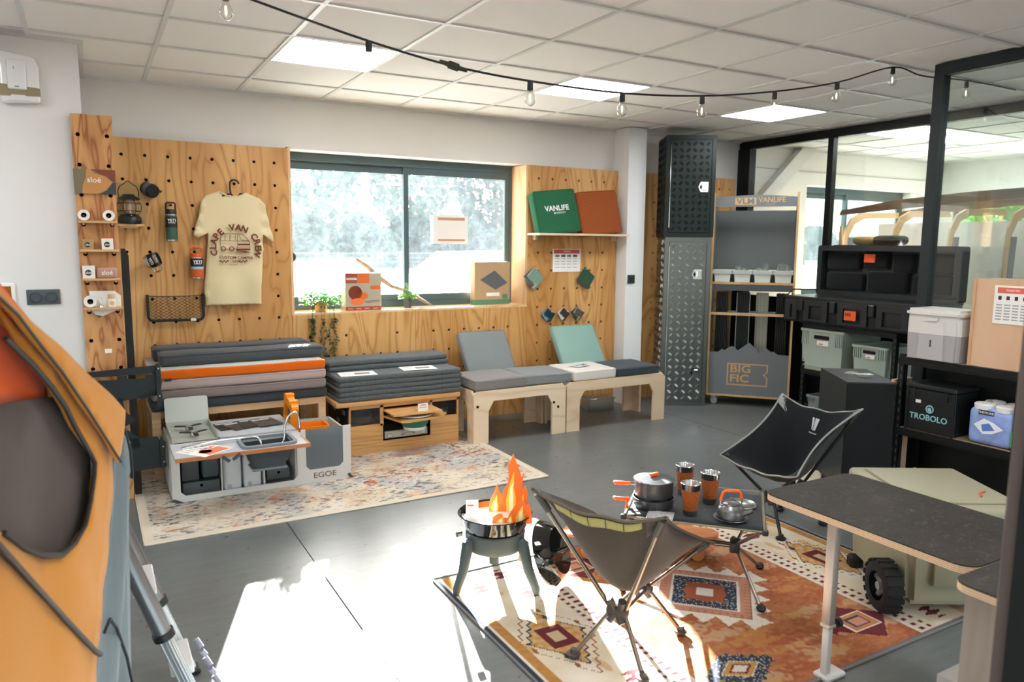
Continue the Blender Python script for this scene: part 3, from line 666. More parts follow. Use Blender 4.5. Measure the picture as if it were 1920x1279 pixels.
def net():
    t = thing('net_pocket', 'black framed elastic net pocket on the pegboard', 'net', (.508, 5.66, .953))
    K = mat('net_black', '#17191a', .6)
    MB().tube([(-.176, -.01, .187), (-.176, -.012, .03), (-.165, -.014, .012), (-.15, -.014, .008), (.15, -.014, .004), (.168, -.014, .01), (.178, -.012, .03), (.178, -.01, .187)], .0095, 8).build('frame', K, t, 60)
    n = MB(); n.tube([(-.176, -.012, .178), (-.08, -.02, .172), (.08, -.02, .172), (.178, -.012, .178)], .003, 5)
    w, h = .35, .165
    for k in range(-6, 13):
        for s in (1, -1):
            pts = []
            for i in range(9):
                u = i/8; x = -w/2+k*.034+ (u*h*1.6 if s > 0 else (1-u)*h*1.6) - .02; z = .01+u*h
                if abs(x) <= w/2: pts.append((x, -.014-.008*math.sin(u*math.pi), z))
            if len(pts) > 1: n.tube(pts, .0016, 4)
    n.build('netting', K, t)
    MB().box(.09, .125, -.027, -.024, -.002, .016).build('tag', mat('paper_white', '#eeece8', .8), t)
net()

# ================================================================== ALONG THE BACK WALL
PAPER = mat('paper_white', '#eeece8', .8)
BW = wood('bench_ply', '#b98a5c', '#dcb68a', 3.4, 9, 'x')
BW_V = wood('bench_ply_v', '#c49a70', '#e3c39d', 3.4, 9, 'x')
def cushion(name, label, x0, x1, y0, y1, z0, z1, m, r=.02, group=None, rz=0, seam=True, cat='cushion', topmat=None, sag=.004):
    cx, cy = (x0+x1)/2, (y0+y1)/2; t = thing(name, label, cat, (cx, cy, z0), rz, group)
    w, d, h = (x1-x0)/2, (y1-y0)/2, z1-z0
    b = bmesh.new(); bmesh.ops.create_cube(b, size=1)
    for v in b.verts: v.co = Vector((v.co.x*2*w, v.co.y*2*d, h/2+v.co.z*h))
    bmesh.ops.bevel(b, geom=b.edges[:], offset=min(r, h*.45), segments=3, affect='EDGES', profile=.6)
    bmesh.ops.subdivide_edges(b, edges=[e for e in b.edges if e.calc_length() > .15], cuts=5, use_grid_fill=True)
    for v in b.verts:
        k = (v.co.z/h)
        v.co.z += k*sag*(math.sin(v.co.x*9+cx*5)*.6+math.sin(v.co.y*13)*.5)
        v.co.x += .003*math.sin(v.co.z*60+cy)
    mb = MB().bm(b); mb.build('cover', m, t, 50)
    if seam:
        e = r*.3; p = [(-w-.0006, -d-.0006), (w+.0006, -d-.0006), (w+.0006, d+.0006), (-w-.0006, d+.0006)]
        s = MB(); c = min(r, h*.45)*.75
        loop = rrect(-w+.001, w-.001, -d+.001, d-.001, max(c, .004), 3)
        s.tube([(x, y, h*.86) for x, y in loop], .0025, 5, closed=True); s.build('piping', m, t, 60)
    if topmat: MB().rbox(-w+r*.6, w-r*.6, -d+r*.6, d-r*.6, h-.004, h+.003, .003, 1).build('top_panel', topmat, t, 50)
    return t
TAUPE = fabric('taupe_fabric', '#8d807c', '#7b6f6b', scale=420); LTAUPE = fabric('light_taupe_fabric', '#b7a6a1', '#a5948f', scale=420)
DGREY = fabric('dark_grey_fabric', '#45484c', '#323538', scale=420); ORANGE = fabric('orange_fabric', '#e06a12', '#c85a0a', scale=420); SILVER = fabric('silver_fabric', '#c3c6bf', '#adb0a8', scale=420)
def left_bench():
    t = thing('storage_bench', 'long wooden bench frame under the orange-edged mattress stack', 'bench', (.83, 5.33, 0))
    MB().box(-.545, .545, -.28, .3, .40, .445).build('top_rail', BW, t)
    for x in (-.52, .52):
        for y in (-.25, .28): MB().box(x-.025, x+.025, y-.025, y+.025, 0, .40).build('leg', BW_V, t)
    MB().box(-.5, .5, .255, .285, .12, .2).build('stretcher', BW, t)
    G = 'mattresses stacked on the left bench'
    cushion('mattress', 'dark charcoal mattress at the bottom of the stack under taupe ones', .285, 1.382, 5.03, 5.62, .446, .512, DGREY, .02, G, cat='mattress')
    cushion('mattress', 'mid taupe mattress second from the bottom of its stack', .29, 1.375, 5.02, 5.62, .514, .578, TAUPE, .02, G, cat='mattress')
    cushion('mattress', 'pale pinkish taupe mattress directly under the orange one', .29, 1.375, 5.02, 5.62, .580, .645, LTAUPE, .02, G, cat='mattress')
    cushion('mattress', 'mattress with orange sides and silver top', .278, 1.372, 5.02, 5.62, .647, .705, ORANGE, .012, G, cat='mattress', topmat=SILVER, seam=False)
    DB = fabric('bolster_grey', '#57595c', '#3d3f42', scale=420)
    cushion('bolster', 'long dark grey bolster lying in front on the mattress stack', .35, 1.398, 5.14, 5.35, .71, .79, DB, .03, 'dark bolsters')
    cushion('bolster', 'long dark grey bolster lying against the wall on the mattress stack', .33, 1.36, 5.38, 5.58, .71, .80, DB, .03, 'dark bolsters')
    tg = thing('fabric_tag', 'small dark tag sewn on the orange-edged mattress', 'label', (.385, 5.02, .648)); MB().box(-.02, .02, -.004, 0, -.008, .006).build('tag', mat('tag_dark', '#3b3432', .8), tg)
left_bench()

def kitchen_box():
    t = thing('camp_kitchen_box', 'white camping kitchen box with fold-out worktop and cut-out front', 'camp kitchen', (.34, 4.55, .0075))
    GW = mat('kitchen_white', '#cfcdc8', .45); GI = mat('kitchen_grey_inside', '#b9b8b2', .6); BRE = wood('edge_brown', '#a9673a', '#cc8c58', 6, 5, 'x')
    # front plate with opening 1
    p = MB()
    p.box(0, 1.05, -.012, 0, 0, .035).box(0, .045, -.012, 0, .035, .345).box(.71, .765, -.012, 0, .035, .345).box(1.0, 1.05, -.012, 0, .035, .345).box(.045, .71, -.012, 0, .27, .345).box(.765, 1.0, -.012, 0, .035, .085)
    p.prism([(.045, .035), (.07, .035), (.045, .06)], -.012, 0).prism([(.71, .035), (.685, .035), (.71, .06)], -.012, 0)
    p.prism([(.765, .085), (.79, .085), (.765, .11)], -.012, 0).prism([(1.0, .085), (1.0, .11), (.975, .085)], -.012, 0)
    p.build('front_plate', GW, t)
    MB().box(.765, 1.0, -.004, .002, .085, .34).build('inset', mat('smoke_inset', '#5d666c', .22, coat=.3), t, label='smoky grey inset panel')
    b = MB().box(0, .012, 0, .47, 0, .345).box(1.038, 1.05, 0, .47, 0, .30).box(0, 1.05, .46, .472, 0, .30).box(0, 1.05, 0, .46, .0, .012).box(.70, .712, 0, .46, .012, .3)
    b.build('carcass', GI, t)
    MB().box(.268, .276, .002, .45, .012, .27).build('divider', GW, t); MB().box(.51, .518, .002, .45, .012, .12).build('divider', GW, t)
    top = MB().box(.27, .715, .02, .472, .338, .35).box(.0, .37, -.30, .0, .325, .337).box(.64, .72, -.30, .0, .325, .337).box(.37, .64, -.30, -.262, .325, .337).box(.37, .64, -.058, .0, .325, .337).build('worktop', mat('worktop_grey', '#b9bdc1', .4), t)
    MB().box(.0, .72, -.312, -.30, .318, .339).box(.71, .722, -.30, -.1, .318, .339).build('worktop_edge', BRE, t)
    MB().box(.712, 1.038, .05, .46, .235, .245).build('deck', GI, t)
    text('EGOE', .05, mat('egoe_brown', '#7a5f4d', .6), t, (.88, -.0135, .045), bold=.004, sx=1.15)
    PL = mat('bin_graphite', '#3e4447', .5)
    def drawer(x0, x1, z0, z1, rnd=.01):
        d = MB().rbox(x0, x1, .01, .4, z0, z1, rnd, 2).build('drawer', PL, t, 40)
        MB().lathe([(0, 0), (.009, 0)], 12, ((x0+x1)/2, .0092, z1-.025), Matrix.Rotation(R(90), 4, 'X')).build('finger_hole', mat('hole_black', '#050505', .9), d)
    drawer(.055, .262, .02, .105); drawer(.53, .67, .05, .118)
    MB().rbox(.055, .15, .02, .4, .11, .26, .008, 2).build('container', PL, t, 40); MB().rbox(.165, .262, .01, .4, .115, .25, .02, 3).build('container', PL, t, 50)
    for k, (x, dz) in enumerate(((.335, 0), (.45, .004))):
        c = thing('water_canister', ['white water canister beside the grey drawer in the camp kitchen', 'white water canister under the sink in the camp kitchen'][k], 'canister', (.34+x, 4.60, .0205), group='water canisters')
        MB().rbox(-.052, .052, -.03, .3, 0, .25, .02, 3).build('body', mat('canister_white', '#d5d6d8', .5), c, 50)
        MB().lathe([(.013, 0), (.013, .004), (.009, .005), (.009, .001), (0, .001)], 16, (-.02, -.03, .035), Matrix.Rotation(R(90), 4, 'X')).build('tap_hole', mat('canister_grey', '#b4b5b7', .5), c, 40)
    # straps
    for k, (x, z, a) in enumerate(((-.0, .02, 28), (1.03, .03, 55))):
        s = MB().box(0, .075, -.002, .002, -.009, .009); s.xf(Matrix.Rotation(R(a), 4, 'Y')); s.build('strap', mat('strap_dark', '#43474a', .7), t, loc=(x, -.018, z))
    for k, (x, a) in enumerate(((.235, 40), (.29, -35))):
        s = MB().box(0, .05, -.002, .002, -.009, .009); s.xf(Matrix.Rotation(R(a), 4, 'Y')); s.build('strap', mat('strap_dark', '#43474a', .7), t, loc=(x, -.316, .325 if a > 0 else .30))
    # collapsible sink
    s = thing('collapsible_sink', 'dark grey folding sink basin hung in the worktop', 'sink', (.845, 4.39, .2075))
    SG = mat('sink_grey', '#3b4145', .5); SR = mat('sink_rim', '#7c858c', .5)
    def lp(k, z): return [(x, y, z) for x, y in rrect(-.145*k, .145*k, -.11*k, .11*k, .035*k, 5)]
    m = MB(); prof = [(.62, 0), (.66, .03), (.72, .032), (.76, .065), (.82, .067), (.86, .10), (.93, .102), (.97, .145)]
    loops = [lp(k, z) for k, z in prof]; n = len(loops[0]); m.add([v for l in loops for v in l], [(i*n+k, i*n+(k+1) % n, (i+1)*n+(k+1) % n, (i+1)*n+k) for i in range(len(loops)-1) for k in range(n)]+[tuple(range(n-1, -1, -1))])
    m.build('basin', SG, s, 40); m = MB(); ring_plate(m, rrect(-.155, .155, -.12, .12, .04, 5), rrect(-.135, .135, -.1, .1, .03, 5), .139, .152, 'xy'); m.build('rim', SR, s)
    MB().rbox(-.1, .1, -.075, .075, -.012, .002, .006, 1).build('foot', SR, s, 40)
    # flexible shower hose / tap
    f = thing('flexible_tap', 'chrome flexible hose tap arching over the grey sink', 'tap', (.75, 4.42, .3495))
    CHR = mat('chrome', '#dcdcdc', .12, 1)
    pts = [(-.3, .03, .0), (-.18, .05, .012), (-.05, .06, .012), (.05, .05, .01), (.07, .02, -.02), (.06, -.02, -.04), (.12, -.02, -.045), (.2, .03, -.03), (.22, .06, .06), (.255, .08, .12), (.29, .08, .13), (.305, .08, .10), (.308, .08, .06)]
    P = [Vector(p) for p in pts]; sm = []
    for i in range(len(P)-1):
        p0, p1, p2, p3 = P[max(i-1, 0)], P[i], P[i+1], P[min(i+2, len(P)-1)]
        for k in range(6): u = k/6; sm.append(.5*((2*p1)+(-p0+p2)*u+(2*p0-5*p1+4*p2-p3)*u*u+(-p0+3*p1-3*p2+p3)*u**3))
    sm.append(P[-1]); MB().tube(sm, [.0068 if k % 2 else .0056 for k in range(len(sm))], 8).build('hose', CHR, f, 60)
    MB().tube([(-.36, .02, .0), (-.18, .05, .012)], .011, 10).build('sleeve', CHR, f, 60)
    MB().tube([(.308, .08, .062), (.31, .08, .03)], .009, 10).build('nozzle', CHR, f, 60); MB().tube([(.31, .08, .03), (.311, .08, .005)], .006, 10).build('nozzle_tip', mat('copper_red', '#8d3f22', .4, .4), f, 60)
    # stove
    v = thing('gas_stove', 'grey camping gas stove with its lid raised', 'stove', (.352, 4.56, .3535))
    LG = mat('stove_grey', '#aeb0a6', .4, .2)
    b = MB().box(0, .25, 0, .38, 0, .006).box(0, .006, 0, .38, .006, .04).box(.244, .25, 0, .38, .006, .04).box(0, .25, .374, .38, .006, .04); b.build('tray', LG, v)
    m = MB().prism(rrect(0, .25, .0, .16, .014, 3), 0, .008); m.build('lid', LG, v, loc=(0, .385, .03), rot=(R(-12), 0, 0))
    for cx, cy in ((.12, .26), (.13, .09)):
        for k in range(3):
            a = R(20+120*k+cx*100); q = MB().box(.012, .085, -.012, .012, .03, .034); q.xf(Matrix.Rotation(a, 4, 'Z')); q.build('pan_support', mat('iron_black', '#16181a', .5, .4), v, loc=(cx, cy, 0))
        MB().lathe([(.02, .006), (.024, .02), (.018, .034), (0, .036)], 18, (cx, cy, 0)).build('burner', mat('burner_steel', '#c9c6bd', .25, 1), v, 40)
    # printed matter on the worktop
    for k, (x, y, a, c) in enumerate(((.70, 4.83, 8, '#2b2a2a'), (.76, 4.80, 18, '#4b4641'), (.84, 4.82, 4, '#3a3836'), (.92, 4.80, 12, '#55504a'))):
        q = thing('brochure', ['black brochure at the bottom of the fan on the grey worktop', 'dark brochure second in the fan on the grey worktop', 'dark brochure third in the fan on the grey worktop', 'dark brochure on top of the fan nearest the hose'][k], 'brochure', (x, y, .3582+.003*k), R(a), 'fanned brochures')
        MB().box(-.075, .075, -.1, .1, 0, .0025).build('pages', mat('brochure_%d' % k, c, .35, var=.5, vscale=14), q); MB().box(-.06, .05, .06, .085, .0025, .003).build('title', mat('brochure_title', '#cfcac2', .6), q)
    q = thing('flyer', 'white flyer with orange block lying on the front of the worktop', 'flyer', (.50, 4.37, .3456), R(-52))
    MB().box(-.11, .11, -.105, .105, 0, .001).build('paper', PAPER, q)
    OC = mat('flyer_coral', '#e0795c', .7); MB().box(.01, .1, -.06, .09, .001, .0014).build('block', OC, q); MB().lathe([(0, .002), (.035, .002)], 20, (.03, -.02, 0)).build('photo', mat('flyer_photo', '#4a555d', .6, var=.5, vscale=40), q)
    for k in range(5): MB().box(-.09, -.03, -.08+k*.03, -.072+k*.03, .001, .0014).build('line', mat('print_grey', '#a9a5a2', .7), q)
    text('VANLIFE', .03, OC, q, (-.01, .03, .0018), rot=(0, 0, R(90)), bold=.02)
    # orange case
    q = thing('orange_case', 'open orange plastic tool case standing on the camp kitchen', 'case', (1.21, 4.83, .2535))
    OP = mat('case_orange', '#f08a0c', .4)
    m = MB(); ring_plate(m, rrect(-.11, .11, -.08, .08, .015, 3), rrect(-.1, .1, -.07, .07, .012, 3), .0, .06, 'xy'); m.box(-.1, .1, -.07, .07, 0, .006); m.build('base', OP, q)
    m = MB(); ring_plate(m, rrect(-.11, .11, 0, .2, .02, 3), rrect(-.07, .07, .045, .15, .015, 3), -.022, .022, 'xz'); o = m.build('lid', OP, q, loc=(-.13, 0, .06), rot=(0, R(-16), R(90)))
    MB().box(-.07, .07, -.003, .003, .045, .15).build('lid_window', mat('case_dark', '#3a3c3e', .5), o)
    for x in (-.05, .05): MB().rbox(x-.012, x+.012, -.028, .028, .185, .215, .004, 1).build('latch', OP, o)
kitchen_box()

CAMP = wood('camper_oak', '#b07f47', '#d6a568', 4, 8, 'x')
def camper_cabinet():
    t = thing('camper_cabinet', 'oak camper kitchen cabinet with sliding trays under the dark stacked cushions', 'cabinet', (1.53, 5.01, 0))
    f = MB(); f.box(0, .245, 0, .014, 0, .215).box(.245, .615, 0, .014, 0, .085).box(.615, .845, 0, .014, 0, .222); f.build('front_panel', CAMP, t)
    g = MB()
    for z in (.05, .075, .10, .125): g.box(0, .245, -.0006, .001, z, z+.0015)
    for z in (.04, .06): g.box(.245, .615, -.0006, .001, z, z+.0015)
    for z in (.085, .11, .14, .165): g.box(.615, .845, -.0006, .001, z, z+.0015)
    g.build('groove', mat('groove_brown', '#6d4a25', .8), t)
    MB().box(0, .014, .014, .04, .215, .35).box(.83, .845, .0, .03, .215, .35).box(.225, .25, 0, .03, .2, .35).box(.61, .63, 0, .03, .2, .35).box(0, .845, 0, .03, .335, .36).build('frame', CAMP, t)
    MB().rbox(-.1, .85, -.025, .52, .362, .396, .006, 2).build('lid_board', CAMP, t, 40)
    s = MB().box(-.004, .008, .03, .52, 0, .36).box(.835, .845, .03, .52, 0, .36).box(0, .845, .51, .52, 0, .36).box(0, .845, .014, .52, 0, .01); s.build('carcass', mat('cabinet_black', '#15191a', .6), t)
    for y, z in ((.1, .28), (.22, .3), (.33, .27), (.12, .15), (.24, .2), (.36, .16)): MB().rbox(-.0075, -.003, y, y+.05, z, z+.03, .001, 1).build('vent_cutout', mat('vent_beige', '#8f887a', .7), t)
    MB().box(.25, .62, -.21, .02, .305, .317).build('tray_leaf', CAMP, t); 
    lf_ = MB().prism([(.25, .0), (.30, -.22), (.36, -.24), (.6, -.2), (.64, -.16), (.70, -.1), (.62, .0)], .258, .272, 'xy'); lf_.build('bowl_leaf', CAMP, t)
    MB().rbox(.262, .6, .02, .3, .092, .15, .004, 1).build('drawer_case', mat('case_alu', '#b9bab8', .3, .9), t)
    MB().tube([(.39, .02, .115), (.395, -.02, .125), (.42, -.035, .132), (.45, -.035, .132), (.475, -.02, .125), (.48, .02, .115)], .006, 8).build('drawer_handle', mat('bright_steel', '#d0d2d2', .2, 1), t, 60)
    for x in (.3, .56): MB().rbox(x-.018, x+.018, .012, .024, .1, .13, .003, 1).build('drawer_latch', mat('bright_steel', '#d0d2d2', .2, 1), t)
    for k, (x, lb) in enumerate(((.12, 'red lidded pot behind the smoky door at the cabinet end by the camp kitchen'), (.73, 'red lidded pot behind the smoky door at the cabinet end by the pale bench'))):
        q = thing('red_pot', lb, 'pot', (1.53+x, 5.14, .224), group='red pots in the camper cabinet')
        MB().box(-.1, .1, -.08, .1, -.012, 0).build('tray', mat('tray_dark', '#2a2d2e', .6), q)
        MB().lathe([(0, 0), (.07, 0), (.08, .02), (.08, .045)], 24).build('body', mat('enamel_grey', '#8c979b', .3), q, 40)
        MB().lathe([(.082, .045), (.075, .06), (.05, .085), (.012, .09), (.012, .105), (0, .106)], 24).build('lid', mat('enamel_red', '#8c2f2a', .3), q, 40)
    for x0, x1 in ((.014, .225), (.63, .83)): MB().box(x0, x1, .008, .012, .22, .335).build('smoked_pane', glass_mat('smoked', (.55, .58, .58), .08), t)
    q = thing('green_bowl', 'green washing bowl with white rim in the cabinet tray', 'bowl', (1.985, 4.93, .172))
    MB().lathe([(0, 0), (.075, 0), (.082, .01), (.082, .022)], 32).build('foot', mat('bowl_white', '#dfe2dd', .4), q, 40)
    MB().lathe([(.082, .022), (.1, .05), (.115, .095), (.118, .108)], 32, caps=False).build('body', mat('bowl_green', '#1f6e55', .4), q, 60)
    MB().lathe([(.112, .106), (.13, .108), (.13, .114), (.11, .113), (.095, .05), (.0, .03)], 32).build('rim', mat('bowl_white', '#dfe2dd', .4), q, 50)
    q = thing('price_card', 'white card with red heading standing on the cabinet tray', 'card', (2.015, 4.84, .317), R(6))
    MB().box(-.04, .04, -.002, .002, 0, .055).build('paper', PAPER, q); MB().box(-.022, .022, -.0028, -.002, .04, .047).build('heading', mat('flyer_coral', '#e0795c', .7), q)
    MB().box(-.03, .03, -.0028, -.002, .024, .028).build('line', mat('print_grey', '#a9a5a2', .7), q)
    GT = fabric('graphite_tweed', '#6a7071', '#3c4244', scale=240, amt=.3, bump=.5)
    z = .398
    for k in range(5):
        cushion('folded_mattress', ['graphite tweed mattress at the bottom of the stack on the oak cabinet', 'graphite tweed mattress second from the bottom on the oak cabinet', 'graphite tweed mattress in the middle of the stack on the oak cabinet', 'graphite tweed mattress second from the top on the oak cabinet', 'graphite tweed mattress on top of the stack, leaflets on it'][k],
                1.455+.004*(k % 2), 2.392-.006*(k % 3), 4.985, 5.55, z, z+.0345, GT, .012, 'tweed mattresses on the oak cabinet', cat='mattress', seam=False); z += .0355
    cushion('bolster', 'graphite tweed bolster lying on the stack below the window', 1.46, 2.40, 5.24, 5.5, z, z+.036, GT, .014, 'tweed bolsters', seam=False)
    cushion('bolster', 'graphite tweed bolster on top of its twin below the window', 1.455, 2.395, 5.25, 5.5, z+.037, z+.074, GT, .016, 'tweed bolsters', seam=False)
    for k, (x, y, lb) in enumerate(((1.62, 5.10, 'white printed leaflet lying on the tweed mattress near the orange-edged stack'), (2.10, 5.14, 'white leaflet lying on the tweed mattress near the pale bench'))):
        q = thing('leaflet', lb, 'leaflet', (x, y, z+.001), R(-6)); MB().box(-.13, .13, -.085, .085, 0, .0012).build('paper', PAPER, q)
        MB().box(-.02, .09, -.03, .03, .0012, .0018).build('photo', mat('leaflet_photo', '#75605a', .6, var=.5, vscale=30), q)
        for j in range(3): MB().box(-.11, -.04, -.05+j*.04, -.04+j*.04, .0012, .0018).build('line', mat('print_grey', '#a9a5a2', .7), q)
camper_cabinet()

BIRCH = wood('pale_birch', '#cfae87', '#ecd7b9', 3, 7, 'x')
def plain_bench(label, x0, x1, y0, y1):
    t = thing('plywood_bench', label, 'bench', ((x0+x1)/2, (y0+y1)/2, 0), group='pale plywood benches'); w, d = (x1-x0)/2, (y1-y0)/2; H_ = .405
    def panel(half, leg, pl, a, b, nm):
        c = .045
        p = [(-half, 0), (-half+leg, 0), (-half+leg, .25), (-half+leg+c, .325), (half-leg-c, .325), (half-leg, .25), (half-leg, 0), (half, 0), (half, H_-.03), (half-.03, H_), (-half+.03, H_), (-half, H_-.03)]
        MB().prism(p, a, b, pl).build(nm, BIRCH, t)
    panel(w, .125, 'xz', -d, -d+.02, 'front_panel'); panel(w, .125, 'xz', d-.02, d, 'rear_panel')
    panel(d-.021, .09, 'yz', -w, -w+.02, 'end_panel'); panel(d-.021, .09, 'yz', w-.02, w, 'end_panel')
    MB().box(-w+.02, w-.02, -d+.02, d-.02, .375, .393).build('seat_board', BIRCH, t)
    return t
def stickers(t, pts, y):
    for x, z in pts: MB().lathe([(0, 0), (.011, 0)], 12, (x, y, z), Matrix.Rotation(R(90), 4, 'X')).build('sticker', mat('sticker_orange', '#d9603a', .6), t)
b1 = plain_bench('pale plywood bench carrying the two grey seat cushions', 2.44, 3.262, 4.88, 5.33); stickers(b1, [(-.38, .29), (.3, .26), (.34, .22)], -.2265)
b2 = plain_bench('pale plywood bench carrying the white and dark seat cushions', 3.275, 4.293, 4.88, 5.31)
WARMG = fabric('warm_grey_fabric', '#8a8684', '#777371', scale=500); COOLG = fabric('cool_grey_fabric', '#8d9192', '#73787a', scale=260, bump=.4)
CREAM = fabric('cream_fabric', '#e4e0d8', '#cfcac0', scale=500); SLATE = fabric('slate_fabric', '#3f4a52', '#333c43', scale=300); MINT = fabric('mint_linen', '#94b5ab', '#7fa096', scale=350)
cushion('seat_cushion', 'warm grey seat cushion nearest the oak cabinet', 2.46, 2.905, 4.885, 5.30, .407, .49, WARMG, .02)
cushion('seat_cushion', 'cool grey tweed seat cushion beside the white one', 2.915, 3.335, 4.90, 5.30, .407, .487, COOLG, .02, rz=R(-3))
cushion('seat_cushion', 'white seat cushion with a grey print on top', 3.35, 3.772, 4.89, 5.29, .407, .49, CREAM, .02)
cushion('seat_cushion', 'dark slate seat cushion next to the steel locker', 3.785, 4.24, 4.895, 5.29, .407, .478, SLATE, .016)
q = thing('paper_print', 'grey lettered print lying on the white seat cushion', 'print', (3.55, 5.1, .4955), R(20)); MB().box(-.09, .09, -.05, .05, 0, .001).build('paper', mat('paper_grey', '#d9dadb', .8), q); text('VLM', .08, mat('print_slate', '#7a8288', .7), q, (0, 0, .0015), rot=(0, 0, 0), bold=.02)
def leaning(name, label, x0, x1, y0, z0, h, th, tilt, m, roll=0, cat='cushion'):
    t = thing(name, label, cat, ((x0+x1)/2, y0, z0)); w = (x1-x0)/2
    MB().rbox(-w, w, 0, th, 0, h, .022, 3).build('cover', m, t, 50)
    s = MB(); s.tube([(x, .006, z) for x, z in rrect(-w+.003, w-.003, .003, h-.003, .02, 4)], .0025, 5, closed=True); s.build('piping', m, t, 60)
    t.rotation_euler = (R(-tilt), R(roll), 0); return t
leaning('back_cushion', 'grey tweed back cushion leaning on the pegboard', 2.62, 3.06, 5.305, .436, .415, .07, 34, COOLG, 0)
leaning('back_cushion', 'mint green back cushion leaning on the pegboard', 3.53, 3.98, 5.295, .436, .425, .07, 34, MINT, 0)
def under_bench():
    t = thing('clear_tub', 'clear plastic tub of small white parts under the pale bench', 'tub', (4.02, 5.48, 0), R(-8))
    MB().box(-.13, .13, -.07, .07, 0, .004).box(-.13, -.126, -.07, .07, 0, .1).box(.126, .13, -.07, .07, 0, .1).box(-.13, .13, -.07, -.066, 0, .1).box(-.13, .13, .066, .07, 0, .1).build('tub', glass_mat('frosted', (.85, .87, .87), .15, .25), t)
    MB().rbox(-.14, .14, -.08, .08, .1, .112, .004, 1).build('lid', glass_mat('frosted', (.85, .87, .87), .15, .25), t)
    rnd = random.Random(2)
    for k in range(8): MB().rbox(-.02, .02, -.015, .015, 0, .025, .004, 1).build('part_bag', PAPER, t, loc=(rnd.uniform(-.09, .09), rnd.uniform(-.04, .04), .005+.02*(k % 3)), rot=(rnd.uniform(0, 1), 0, rnd.uniform(0, 3)))
under_bench()

